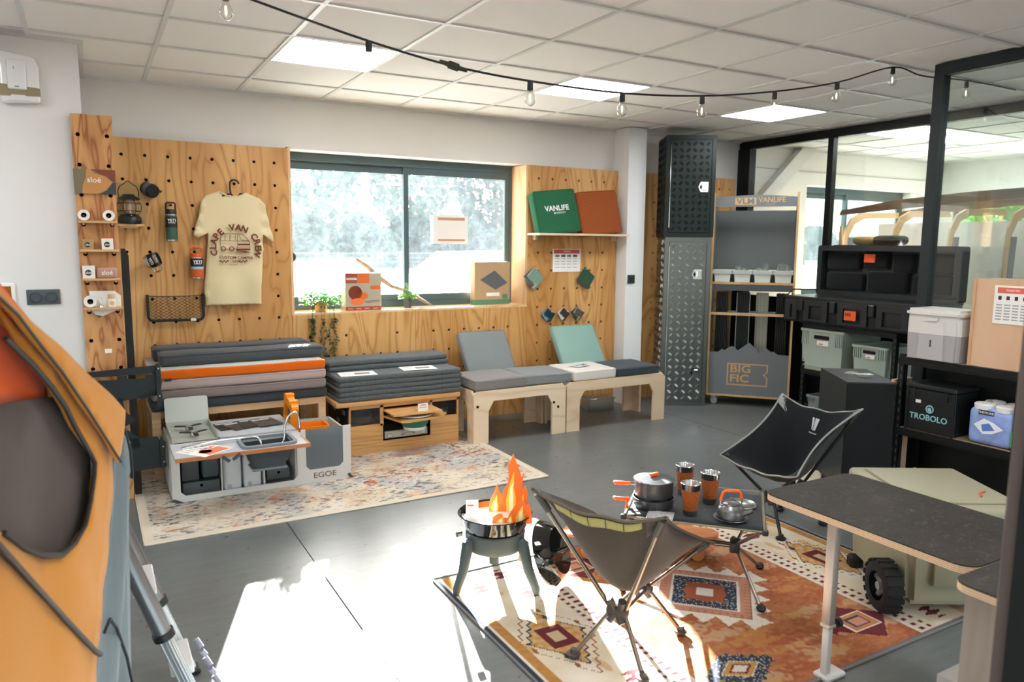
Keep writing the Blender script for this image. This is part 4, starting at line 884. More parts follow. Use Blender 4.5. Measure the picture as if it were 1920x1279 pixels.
# ================================================================== WINDOW SILL
def leaf_mesh(l, w): return [(0, 0, 0), (l*.45, -w, l*.08), (l, 0, -l*.05), (l*.45, w, l*.08)]
def foliage(mb, pts, size, rnd, droop=0):
    for p in pts:
        M = Matrix.Translation(p) @ Matrix.Rotation(rnd.uniform(0, 6.28), 4, 'Z') @ Matrix.Rotation(rnd.uniform(-.9, .5)+droop, 4, 'Y')
        s = size*rnd.uniform(.7, 1.3); mb.add([M @ Vector(v) for v in leaf_mesh(s, s*.36)], [(0, 1, 2), (0, 2, 3)])
def sill():
    Z = .972; rnd = random.Random(11)
    LM = mat('plant_green', '#4fa02c', .5, var=.35, vscale=30); LD = mat('plant_dark', '#35522e', .5, var=.3, vscale=30)
    for mm in (LM,):
        mm.node_tree.nodes['Principled BSDF'].inputs['Subsurface Weight'].default_value = .0
    t = thing('trailing_plant', 'trailing green plant spilling over the window sill', 'plant', (1.545, 5.74, Z))
    MB().lathe([(0, 0), (.04, 0), (.052, .08), (.05, .08), (.045, .01), (0, .01)], 20).build('pot', mat('pot_terracotta', '#b98d62', .7), t, 40)
    f = MB(); pts = []
    for _ in range(420):
        a = rnd.uniform(0, 6.28); r = .125*math.sqrt(rnd.random()); z = .05+.13*rnd.random()*(1-r*4)
        pts.append(Vector((r*1.25*math.cos(a), r*.8*math.sin(a)-.01, z)))
    foliage(f, pts, .03, rnd); f.build('foliage', LM, t, kind='stuff')
    v = MB(); st = MB()
    for k in range(9):
        x0 = rnd.uniform(-.09, .1); L = rnd.uniform(.18, .42); P = [Vector((x0*.6, -.03, .06)), Vector((x0, -.085, .05)), Vector((x0*1.1, -.09, -.05))]
        n = int(L/.02)
        for i in range(n): P.append(Vector((x0*1.1+.012*math.sin(i*.7+k), -.09+.004*math.sin(i), -.05-i*.02)))
        st.tube(P, .0014, 4); foliage(v, P[1:]+P[2:], .028, rnd, .6)
    st.build('stem', LD, t); v.build('vine_leaves', LD, t, kind='stuff')
    t = thing('boxed_pan_set', 'beige and orange boxed pan set standing on the sill', 'box', (1.885, 5.80, Z), R(-2))
    BG = mat('box_beige', '#b3a692', .6); RD = mat('box_maroon', '#9c4630', .6); OR = mat('box_orange', '#e2681f', .6)
    MB().rbox(-.145, .145, -.08, .08, 0, .295, .002, 1).build('carton', BG, t)
    y0, y1 = -.0815, -.0795
    MB().box(-.1455, -.1445, -.08, .08, .03, .295).build('side_print', mat('box_side', '#cfcac4', .6, var=.35, vscale=18), t)
    MB().box(-.145, .145, y0, y1, 0, .03).build('base_band', RD, t)
    for k, m in enumerate((RD, OR)): MB().box(-.143+k*.097, -.05+k*.097, y0, y1, .215, .293).build('panel', m, t)
    text('omnia', .034, YETI_W, t, (-.096, -.0825, .252), bold=.02)
    MB().prism([(.05, .185), (.066, .2), (.066, .195), (.14, .195), (.14, .165), (.066, .165), (.066, .16)], y0, y1).build('arrow', OR, t)
    MB().lathe([(0, 0), (.055, 0)], 28, (-.068, -.0825, .14), Matrix.Rotation(R(90), 4, 'X')).build('pan_picture', RD, t)
    MB().prism([(-.01+.045*math.cos(a), .115+.028*math.sin(a)) for a in [i*.35 for i in range(18)]], y0-.001, y1).build('dish_picture', OR, t)
    MB().prism([(-.05+.055*math.cos(a), .07+.028*math.sin(a)) for a in [i*.35 for i in range(18)]], y0-.002, y1).build('tray_picture', mat('box_coral', '#ef7a3c', .6), t)
    MB().tube([(.01, -.0825, .07), (.12, -.0825, .078), (.13, -.0825, .068), (.02, -.0825, .06)], .0015, 5).build('handle_picture', mat('print_ink', '#33302f', .6), t)
    for k in range(4): MB().box(-.13+k*.068, -.09+k*.068, y0-.0005, y1, .011, .017).build('print', mat('print_peach', '#d9a28e', .7), t)
    t = thing('potted_herb', 'small bushy plant in a dark grey pot on the sill', 'plant', (2.285, 5.80, Z))
    MB().lathe([(0, 0), (.028, 0), (.038, .075), (.036, .075), (.034, .06), (0, .06)], 20).build('pot', mat('pot_grey', '#565b60', .6), t, 40)
    f = MB(); pts = []
    for _ in range(420):
        a = rnd.uniform(0, 6.28); r = .075*math.sqrt(rnd.random()); z = .07+.11*rnd.random()*(1-(r/.085)**2)+(.05*rnd.random() if r < .02 else 0)
        pts.append(Vector((r*math.cos(a), r*math.sin(a), z)))
    foliage(f, pts, .02, rnd); f.build('foliage', mat('herb_green', '#7fb055', .5, var=.3, vscale=30), t, kind='stuff')
    t = thing('driftwood_branch', 'crooked bare driftwood branch leaning behind the potted plant', 'branch', (2.5, 5.83, Z))
    MB().tube([(-.62, .06, .40), (-.53, .06, .34), (-.43, .05, .25), (-.33, .04, .175), (-.2, .02, .135), (-.1, .0, .07), (0, -.04, .012)], [.017, .022, .021, .017, .015, .016, .007], 8).build('branch', mat('driftwood', '#a38c78', .8, var=.25, vscale=25), t, 60)
    t = thing('flat_carton', 'upright kraft carton with a green base band at the window edge', 'box', (3.085, 5.85, Z))
    MB().rbox(-.175, .175, -.045, .045, 0, .375, .002, 1).build('carton', mat('kraft_light', '#b99a74', .7), t)
    MB().box(-.176, .176, -.0465, .03, 0, .045).build('green_band', mat('carton_green', '#57876b', .6), t)
    MB().prism([(-.12, .22), (.02, .3), (.15, .19), (.03, .13)], -.0475, -.045).build('panel_picture', mat('solar_grey', '#5d6264', .5), t)
    MB().box(-.06, .07, -.0475, -.045, .075, .105).build('barcode', PAPER, t); MB().box(.1, .15, -.048, -.045, .05, .09).build('stamp', mat('carton_green', '#57876b', .6), t)
    t = thing('window_notice', 'white notice with orange bars taped inside the right window pane', 'notice', (2.735, 5.925, 1.62))
    MB().box(-.165, .165, -.004, 0, -.12, .12).build('paper', PAPER, t); OC = mat('notice_orange', '#c98f74', .7)
    MB().box(-.12, .135, -.0048, -.004, .082, .105).build('bar', OC, t); MB().box(-.12, .135, -.0048, -.004, -.095, -.078).build('bar', OC, t); MB().box(-.1, .09, -.0042, .001, .12, .132).build('tape', PAPER, t)
sill()

# ================================================================== RIGHT-HAND PEGBOARD
def right_board():
    t = thing('peg_shelf', 'pale wooden wall shelf carrying the green and rust cushions', 'shelf', (3.85, 5.60, 1.6))
    MB().box(-.49, .475, -.13, .075, -.018, 0).build('board', BIRCH, t); MB().box(-.44, -.42, .02, .075, -.06, -.018).box(.42, .44, .02, .075, -.06, -.018).build('bracket', BIRCH, t)
    GR = fabric('green_canvas', '#2b6b4a', '#225a3d', scale=600, bump=.1); 
    tn = NT('rust_corduroy'); w = tn.n('TexWave', wave_type='BANDS', bands_direction='Z'); w.inputs['Scale'].default_value = 38; tn.l(tn.coords(), w.inputs['Vector'])
    tn.l(tn.ramp(w.outputs['Fac'], [(.1, hx('#7c3c17')), (.7, hx('#a8551f'))]), tn.b.inputs['Base Color']); tn.b.inputs['Roughness'].default_value = .9; tn.bump(w.outputs['Fac'], .5, .003)
    a = leaning('box_cushion', 'green cushion with white lettering on the wall shelf', 3.385, 3.82, 5.50, 1.602, .385, .1, 12, GR, -6)
    text('VANLIFE', .066, YETI_W, a, (.0, -.003, .22), bold=.02); text('MARKET', .024, YETI_W, a, (0.02, -.003, .178), bold=.005, spacing=1.5)
    leaning('box_cushion', 'rust corduroy cushion on the wall shelf', 3.835, 4.275, 5.50, 1.602, .395, .1, 12, tn.m, -5)
    t = thing('price_list', 'price list sheet with red heading pinned to the pegboard', 'poster', (3.778, 5.676, 1.36))
    MB().box(-.15, .15, -.002, .003, -.103, .103).build('paper', PAPER, t); MB().box(-.14, .14, -.003, -.002, .062, .098).build('heading', mat('red_heading', '#c9594b', .7), t)
    text('VANLIFE', .02, YETI_W, t, (0, -.0035, .081))
    for k in range(4):
        x = -.125+k*.064; MB().box(x, x+.045, -.003, -.002, .03, .052).build('photo', mat('photo_%d' % k, ['#77777a', '#5d4f4a', '#6e7680', '#555a60'][k], .6, var=.5, vscale=60), t)
        for z in (.018, -.006, -.03, -.06): MB().box(x, x+.045, -.003, -.002, z-.006, z).build('line', mat('print_grey', '#a9a5a2', .7), t)
    def book(label, x, z, ang, cols, w=.13, h=.15):
        t = thing('sample_book', label, 'fabric samples', (x, 5.655, z)); t.rotation_euler = (0, R(ang), 0)
        for k, c in enumerate(cols):
            p = MB().prism([(-w/2, 0), (w/2, -.02), (w/2, -h), (-w/2, -h)], -.012*k-.01, -.012*k); o = p.build('swatch', fabric('swatch_'+c, c, None, scale=400), t, rot=(R(6*k), R(7*(len(cols)-1-k)), 0))
        MB().tube([(-w/2+.01, -.03, -.012), (-w/2+.01, .02, -.012)], .005, 8).build('peg', BIRCH, t)
    book('mint sample book of fabrics hanging below the price list', 3.47, 1.265, 38, ['#6d6a66', '#d9cdbb', '#8fb3a3'])
    book('dark green fabric sample book hanging near the column', 4.02, 1.262, 30, ['#4a5a50', '#3f6450'], .135, .155)
    def small(label, x, cols):
        t = thing('swatch_bundle', label, 'fabric samples', (x, 5.66, .905)); 
        for k, c in enumerate(cols):
            MB().box(-.045, .045, -.008, 0, -.09, 0).build('swatch', fabric('swatch_'+c, c, None, scale=400), t, loc=(0, -.009*k, 0), rot=(R(8*k), R(45-14*k+10), 0))
        MB().tube([(0, -.035, -.004), (0, .015, -.004)], .005, 8).build('peg', BIRCH, t)
    small('bundle of petrol blue fabric swatches', 3.60, ['#7f9bab', '#2f5560', '#244652']); small('bundle of brown and cream fabric swatches', 3.77, ['#e2dccf', '#4b423d']); small('bundle of taupe and teal fabric swatches', 3.92, ['#2d4a4b', '#b9ac9c', '#6f675e'])
    t = thing('light_switch', 'dark slate square switch on the white column', 'switch', (4.405, 5.533, 1.186)); MB().rbox(-.04, .04, -.012, 0, -.04, .04, .003, 2).build('plate', mat('switch_dark', '#2e3a3d', .5), t, 40); MB().lathe([(.026, 0), (.026, .003), (.0, .004)], 20, (0, -.012, 0), Matrix.Rotation(R(90), 4, 'X')).build('rocker', mat('switch_dark2', '#27302f', .5), t, 40)
right_board()

# ================================================================== LOCKERS
def tread(mb, w, z0, z1, pitch, margin, y, side=False):
    """raised chequer-plate bars in alternating directions"""
    nx = int((w-2*margin)/pitch); nz = int((z1-z0-2*margin)/pitch)
    for i in range(nx):
        for j in range(nz):
            cx, cz = margin+(i+.5)*(w-2*margin)/nx, z0+margin+(j+.5)*(z1-z0-2*margin)/nz
            a = R(45 if (i+j) % 2 else -45); ca, sa = math.cos(a), math.sin(a); L = pitch*.40; B = pitch*.062
            for k in (-2, -1, 0, 1, 2):
                ox, oz = -sa*k*pitch*.15, ca*k*pitch*.15; l = L*(1-.12*abs(k))
                pts = [(cx+ox-ca*l, cz+oz-sa*l), (cx+ox+sa*B, cz+oz-ca*B), (cx+ox+ca*l, cz+oz+sa*l), (cx+ox-sa*B, cz+oz+ca*B)]
                def P(u, v, d): return (y-d if side else u, u if side else y-d, v)
                vs = [P(u, v, 0) for u, v in pts]+[P(cx+ox, cz+oz, .005)]
                mb.add(vs, [(0, 1, 4), (1, 2, 4), (2, 3, 4), (3, 0, 4)])
    return mb
def locker(name, label, loc, rz, w, d, z1, m, mt, ms, locks):
    t = thing(name, label, 'locker', loc, rz)
    MB().rbox(0, w, 0, d, 0, z1, .004, 1).build('body', m, t)
    f = MB(); e = .035
    f.box(0, w, -.006, 0, 0, e).box(0, w, -.006, 0, z1-e, z1).box(0, e, -.006, 0, e, z1-e).box(w-e, w, -.006, 0, e, z1-e); f.build('face_frame', m, t)
    dr = MB().rbox(e+.006, w-e-.006, -.012, 0, e+.006, z1-e-.006, .003, 1).build('door', m, t)
    MB().box(e+.004, e+.008, -.014, -.01, e+.05, z1-e-.05).build('hinge', ms, dr)
    tread(MB(), w, 0, z1, .058, e+.012, -.012).build('tread_pattern', mt, t, kind='stuff')
    tread(MB(), d, 0, z1, .066, .012, 0, True).build('side_tread', mt, t, kind='stuff')
    for x, z in locks:
        l = MB(); l.prism([(-.045, 0), (-.025, .045), (.04, .045), (.045, .04), (.045, -.04), (.04, -.045), (-.025, -.045)], -.02, -.011); lo = l.build('latch', ms, t, loc=(x, 0, z))
        MB().prism([(-.035, 0), (-.02, .025), (-.01, .0), (-.02, -.025)], -.0215, -.019).build('keyhole', mat('hole_black', '#050505', .9), lo)
        MB().rbox(.0, .035, -.026, -.018, -.03, .03, .003, 1).build('paddle', ms, lo)
    return t
ALU = mat('aluminium_plate', '#6f7270', .32, .9); ALUB = mat('aluminium_bright', '#e4e4e0', .16, 1); GBK = mat('locker_black_green', '#17211f', .42, .3); GBK2 = mat('locker_tread_black', '#1d2826', .4, .3)
LR = R(-30)
locker('steel_locker', 'tall bare aluminium chequer-plate locker standing on the floor', (4.62, 5.32, 0), LR, .425, .385, 1.578, ALU, ALUB, mat('chrome', '#dcdcdc', .12, 1), [(.3, 1.24), (.31, .32)])
locker('black_locker', 'black chequer-plate locker stacked on the aluminium one', (4.60, 5.315, 1.58), LR, .45, .39, .91, GBK, GBK2, mat('chrome', '#dcdcdc', .12, 1), [(.34, .45)])

# ================================================================== ROLLING DISPLAY STAND
def stand():
    t = thing('display_stand', 'grey wheeled display stand with mountain-shaped lower panel', 'display stand', (5.06, 5.17, 0), R(-48.65)); w, d = .745, .30
    GP = mat('stand_grey', '#6c7072', .6); EDG = wood('stand_edge', '#b08a58', '#d2ad78', 6, 5)
    for x in (0, w-.018):
        s = MB().prism([(0, .09), (d, .09), (d, 1.9), (.1, 1.96), (0, 1.985)], x, x+.018, 'yz').build('side_panel', GP, t)
        MB().box(x, x+.018, -.004, 0, .09, 1.985).build('edge', EDG, s)
    MB().box(.018, w-.018, 0, d, .09, .108).build('base_board', EDG, t)
    mt_ = [(.018, .108), (w-.018, .108), (w-.018, .505), (.63, .507), (.59, .535), (.565, .53), (.525, .565), (.47, .515), (.375, .608), (.275, .53), (.225, .57), (.19, .555), (.155, .525), (.13, .54), (.10, .51), (.018, .505)]
    MB().prism(mt_, .004, .02).build('lower_panel', GP, t)
    GOLD = mat('raw_ply_print', '#c09a68', .6)
    lg = MB(); x0, x1, z0, z1, b = .185, .55, .2, .41, .012
    lg.box(x0, x1, .0025, .0045, z0, z0+b).box(x0, x1, .0025, .0045, z1-b, z1).box(x0, x0+b, .0025, .0045, z0+b, z1-b).box(x1-b, x1, .0025, .0045, z0+b, .285).box(x1-b, x1, .0025, .0045, .335, z1-b)
    lg.prism([(x1, .285), (x1-.03, .31), (x1, .335), (x1-b, .335), (x1-.045, .31), (x1-b, .285)], .0025, .0045); lg.build('logo_frame', GOLD, t)
    text('BIG', .1, GOLD, t, (x0+.025, .002, .355), bold=.02, align='LEFT', sx=1.25); text('FIC', .1, GOLD, t, (x0+.025, .002, .265), bold=.02, align='LEFT', sx=1.25)
    # tube shelf with openings between strips
    MB().box(.018, w-.018, .0, .09, .862, .88).box(.018, w-.018, .21, d, .862, .88).build('tube_shelf', mat('stand_light', '#9a9d9c', .6), t); MB().box(.018, w-.018, -.004, 0, .86, .882).build('edge', EDG, t)
    MB().box(.018, w-.018, 0, d, 1.15, 1.168).build('bin_shelf', GP, t); MB().box(.018, w-.018, .0, .015, 1.09, 1.15).build('fascia', mat('stand_dark', '#46494b', .6), t); MB().box(.0, w, -.004, 0, 1.15, 1.17).build('edge', EDG, t)
    MB().box(.018, w-.018, d-.03, d-.012, 1.168, 1.835).build('back_panel', mat('stand_backpanel', '#5d6262', .6), t)
    hd_ = [(.018, 1.86), (w-.018, 1.86)]+[(w-.018-i*(w-.036)/10, 1.945+.018*math.sin(math.pi*i/10)) for i in range(11)]
    MB().prism(hd_, .01, .026).build('header', GP, t)
    MB().box(.19, .375, .007, .009, 1.875, 1.94).build('header_badge', GOLD, t); text('VLM', .07, GP, t, (.282, .006, 1.907), bold=.03, sx=1.2); text('VANLIFE', .062, GOLD, t, (.51, .008, 1.918), bold=.015); text('MARKET', .016, GOLD, t, (.5, .008, 1.88), spacing=1.6)
    for x in (.07, w-.07):
        for y in (.05, d-.05):
            c = MB().box(x-.018, x+.018, y-.02, y+.02, .07, .09).tube([(x, y, .08), (x, y+.012, .04)], .008, 6).build('caster', mat('bright_steel', '#d0d2d2', .2, 1), t)
            MB().lathe([(0, -.012), (.03, -.012), (.034, -.008), (.034, .008), (.03, .012), (0, .012)], 20, (x, y+.01, .0345), Matrix.Rotation(R(90), 4, 'X')).build('wheel', mat('wheel_grey', '#9ea3a3', .5), c, 40)
    Mst = t.matrix_basis.copy(); M0 = Matrix.Translation((5.06, 5.17, 0)) @ Matrix.Rotation(R(-48.65), 4, 'Z')
    BN = mat('bin_white', '#d3d8cf', .5); BG_ = glass_mat('poly_bag', (.9, .92, .92), .25, .3, (.85, .88, .88))
    nm = ['white parts bin nearest the aluminium locker', 'white parts bin second from the aluminium locker', 'white parts bin third from the aluminium locker', 'white parts bin at the window end of the display stand']
    rnd = random.Random(5)
    for k in range(4):
        p = M0 @ Vector((.105+k*.178, .02, 1.17)); b = thing('parts_bin', nm[k], 'bin', p, R(-48.65), 'white parts bins')
        m = MB(); prof = [(.066, .0, .2, .0), (.072, -.008, .2, .07), (.086, -.02, .205, .075), (.086, -.03, .21, .11), (.08, -.022, .2, .11), (.066, .004, .19, .07), (.06, .01, .19, .008)]
        vs = []; fs = []
        for hw, y0, y1, z in prof: vs += [(-hw, y0, z), (hw, y0, z), (hw, y1, z), (-hw, y1, z)]
        for i in range(len(prof)-1):
            for q in range(4): fs.append((i*4+q, i*4+(q+1) % 4, (i+1)*4+(q+1) % 4, (i+1)*4+q))
        fs += [(3, 2, 1, 0), tuple(range(len(vs)-4, len(vs)))]; m.add(vs, fs); m.build('tray', BN, b)
        if k:
            for q in range(2):
                bag = MB(); bag.grid(lambda u, v: (-.06+.12*u+.01*math.sin(v*5+k), .06+.05*q+.02*math.sin(u*6+q), .03+.12*v+.025*math.sin(u*4+k*2+q)*v), 7, 6); bag.build('poly_bag', BG_, b, 60)
    rc = ['#121717', '#131a18', '#8f9187', '#101413']; rl = ['black ribbed tube rail in the stand nearest the aluminium locker', 'black tube rail with silver edges in the stand', 'perforated galvanised rail in the stand', 'black tube rail in the stand nearest the black case']
    for k, s in enumerate((.105, .3, .47, .645)):
        p = M0 @ Vector((s, .15, .11)); r = thing('sample_rail', rl[k], 'rail', p, R(-48.65), 'sample rails in the stand')
        if k == 2:
            m = MB().box(-.055, .055, -.003, .003, 0, .96).box(-.055, -.05, -.03, .0, 0, .96).box(.05, .055, -.03, .0, 0, .96); m.build('profile', mat('galvanised', rc[2], .4, .7), r)
            h = MB()
            for z in range(38):
                for x in (-.038, -.005, .028): h.box(x, x+.013, -.0042, -.003, .02+z*.025, .032+z*.025)
            h.build('perforation', mat('stand_light', '#d9dad6', .6), r, kind='stuff')
        else:
            m = MB()
            for q in range(6): m.tube([(-.042+q*.0168, .0, 0), (-.042+q*.0168, .0, .955+.005*(q % 2))], .011, 7); m.tube([(-.042+q*.0168, .03, 0), (-.042+q*.0168, .03, .955)], .011, 7)
            m.build('ribs', mat('rail_%d' % k, rc[k], .4), r, 60)
            if k == 1: MB().box(-.062, -.055, -.012, .04, 0, .955).box(.055, .062, -.012, .04, 0, .955).build('edge', mat('stand_light', '#c9cac6', .4), r)
stand()

# ================================================================== RACK WITH THE BLACK CASE
RB = mat('rack_black', '#0d1112', .5, .3)
def rack(name, label, x0, x1, y0, y1, zs, top):
    t = thing(name, label, 'shelving', (x0, y0, 0)); w, d = x1-x0, y1-y0
    for x in (0, w-.035):
        for y in (0, d-.035):
            p = MB().box(x, x+.035, y, y+.003, 0, top).box(x if x == 0 else x+.032, x+.003 if x == 0 else x+.035, y, y+.035, 0, top).build('upright', RB, t)
            if x == 0:
                s = MB()
                for k in range(int(top/.05)): s.box(-.0008, .0002, y+.012, y+.02, .03+k*.05, .055+k*.05)
                s.build('slots', mat('slot_dark', '#3a4040', .6), t, kind='stuff')
    for z in zs:
        b = MB().box(-.004, .0, .0, d, z-.05, z-.004).box(w, w+.004, 0, d, z-.05, z-.004).box(0, w, -.004, 0, z-.05, z-.004).box(0, w, d, d+.004, z-.05, z-.004)
        b.box(-.01, -.004, 0, d, z-.035, z-.02); b.build('beam', RB, t); MB().box(.002, w-.002, .002, d-.002, z-.012, z).build('shelf_board', wood('chip_board', '#7a6a52', '#a5906e', 12, 4, 'y'), t)
rack('storage_rack', 'black metal rack under the big black case', 5.31, 5.85, 3.44, 4.30, [.86, .465, .1], .87)
def black_case():
    t = thing('transport_case', 'long black open transport case with orange badges', 'case', (5.26, 3.22, .861))
    K = mat('case_black', '#171b1e', .5); D = 1.26
    b = MB().rbox(0, .5, 0, D, 0, .21, .015, 2); b.build('shell', K, t, 40)
    for k, (y0, y1) in enumerate(((.1, .36), (.44, .70), (.80, 1.03), (1.1, 1.22))):
        ring = MB(); ring_plate(ring, [(y0, .02), (y1, .02), (y1, .19), (y0, .19)], [(y0+.05, .035), (y1-.05, .035), (y1-.05, .15), (y0+.05, .15)], -.022, .0, 'yz'); ring.build('rib_panel', K, t)
    for y in (.40, .75, 1.065): MB().rbox(-.035, 0, y-.025, y+.025, .10, .195, .006, 1).build('latch', mat('latch_graphite', '#171b1c', .4), t)
    OR = mat('badge_orange', '#ea5a22', .6)
    bd = MB().box(-.027, -.02, .53, .635, .06, .135).build('badge', OR, t); text('BIG', .035, mat('badge_ink', '#5a2410', .6), bd, (-.0275, .60, .105), rot=(R(90), 0, R(-90)), name='badge_print', bold=.02)
    MB().box(-.006, .5, 0, D, .205, .222).build('rim', mat('latch_graphite', '#171b1c', .4), t)
    l = MB(); ring_plate(l, rrect(0, D, 0, .43, .02, 3), rrect(.045, D-.045, .04, .385, .01, 3), -.03, .09, 'yz'); l.box(.07, .09, .03, D-.03, .03, .4)
    lid = l.build('lid', K, t, loc=(.44, 0, .222))
    PK = fabric('pocket_black', '#17191a', '#0e0f10', scale=300, bump=.3)
    for y0, y1, z0, z1 in ((.08, .36, .21, .37), (.40, .58, .21, .37), (.62, .84, .24, .38), (.88, 1.2, .22, .37), (.08, .40, .05, .2), (.44, .80, .05, .22), (.84, 1.2, .05, .2)):
        MB().rbox(.02, .07, y0, y1, z0, z1, .02, 3).build('pocket', PK, lid, 50)
    bd = MB().box(.012, .02, .68+.05, .83, .29, .36).build('badge', OR, lid)
    for y in (.01, D-.01): MB().tube([(.0, y, .2), (.1, y, .27), (.42, y, .26)], .006, 6).build('stay', RB, t)
black_case()
def crate(label, x, y0, y1, z, h, d, col):
    t = thing('storage_crate', label, 'crate', (x, (y0+y1)/2, z), group='grey green storage crates'); w = (y1-y0)/2; M = mat(col, col, .55)
    b = MB(); tp = .012
    b.add([(tp, -w+tp, 0), (tp, w-tp, 0), (d-tp, w-tp, 0), (d-tp, -w+tp, 0), (0, -w, h), (0, w, h), (d, w, h), (d, -w, h)], [(0, 1, 2, 3), (0, 4, 5, 1), (1, 5, 6, 2), (2, 6, 7, 3), (3, 7, 4, 0)])
    o = b.build('shell', M, t)
    r = MB(); ring_plate(r, rrect(-.012, d+.012, -w-.012, w+.012, .015, 3), rrect(.004, d-.004, -w+.004, w-.004, .012, 3), h-.02, h, 'xy'); r.build('rim', M, t)
    v = MB()
    for s in (-1, 1):
        for k in range(4): v.box(-.008, .004, s*(w-.012)-s*k*.018-.004, s*(w-.012)-s*k*.018+.004, h*.62, h-.02)
    for k in range(0): pass
    v.build('ribs', M, t, kind='stuff'); MB().box(-.004, .006, -w+.03, w-.03, .03, .036).build('bead', M, t)
    MB().rbox(-.012, .003, -w*.36, w*.36, h*.77, h*.86, .006, 2).build('grip', mat('hole_black', '#050505', .9), t)
    MB().box(-.008, .0, -w*.35, w*.2, h*.62, h*.74).build('price_label', PAPER, t); MB().box(-.0088, .0, -w*.1, w*.1, h*.64, h*.67).build('label_print', mat('flyer_coral', '#e0795c', .7), t)
    return t
crate('large pale grey-green crate on the rack under the black case', 5.30, 3.90, 4.30, .466, .345, .5, '#a5b0a4'); crate('small pale grey-green crate beside the large one on the rack', 5.30, 3.51, 3.80, .466, .265, .4, '#a7b2a6')
crate('grey crate on the bottom board of the rack with the black case', 5.315, 3.75, 4.22, .101, .14, .5, '#7d8683')
def pedestal():
    t = thing('black_pedestal', 'black box pedestal with cards on top beside the shelving', 'pedestal', (3.9, 2.82, 0), R(-35.5))
    MB().rbox(0, .283, 0, .51, 0, .70, .003, 1).build('body', mat('pedestal_black', '#08090a', .6, spec=.3), t); MB().box(-.002, .285, -.002, .512, .695, .703).build('top', mat('pedestal_top', '#1e2122', .5), t); MB().box(-.003, 0, 0, .51, 0, .695).build('side_face', mat('pedestal_side', '#23282a', .4, .2), t)
    for k, (x, y, a) in enumerate(((.13, .33, 20), (.19, .28, -15), (.16, .2, 50))):
        q = thing('loose_card', ['torn grey card farthest back on the black pedestal', 'pale card in the middle of the black pedestal', 'small dark card nearest the edge of the black pedestal'][k], 'card', Matrix.Translation((3.9, 2.82, 0)) @ Matrix.Rotation(R(-35.5), 4, 'Z') @ Vector((x, y, .7035+.001*k)), R(a), 'cards on the pedestal')
        MB().prism([(-.06, -.03), (.05, -.035), (.07, .03), (-.04, .035)], 0, .001, 'xy').build('paper', mat('card_%d' % k, ['#8c8a86', '#c9c6c0', '#4f4c49'][k], .6, var=.4, vscale=40), q)
    q = thing('cream_mat', 'folded cream floor mat beside the black pedestal', 'mat', (3.93, 3.16, 0), R(35)); MB().rbox(-.16, .2, -.14, .1, 0, .022, .01, 2).build('fleece', fabric('fleece_cream', '#d8cfb8', '#c4baa2', scale=60, bump=.8), q, 60)
pedestal()

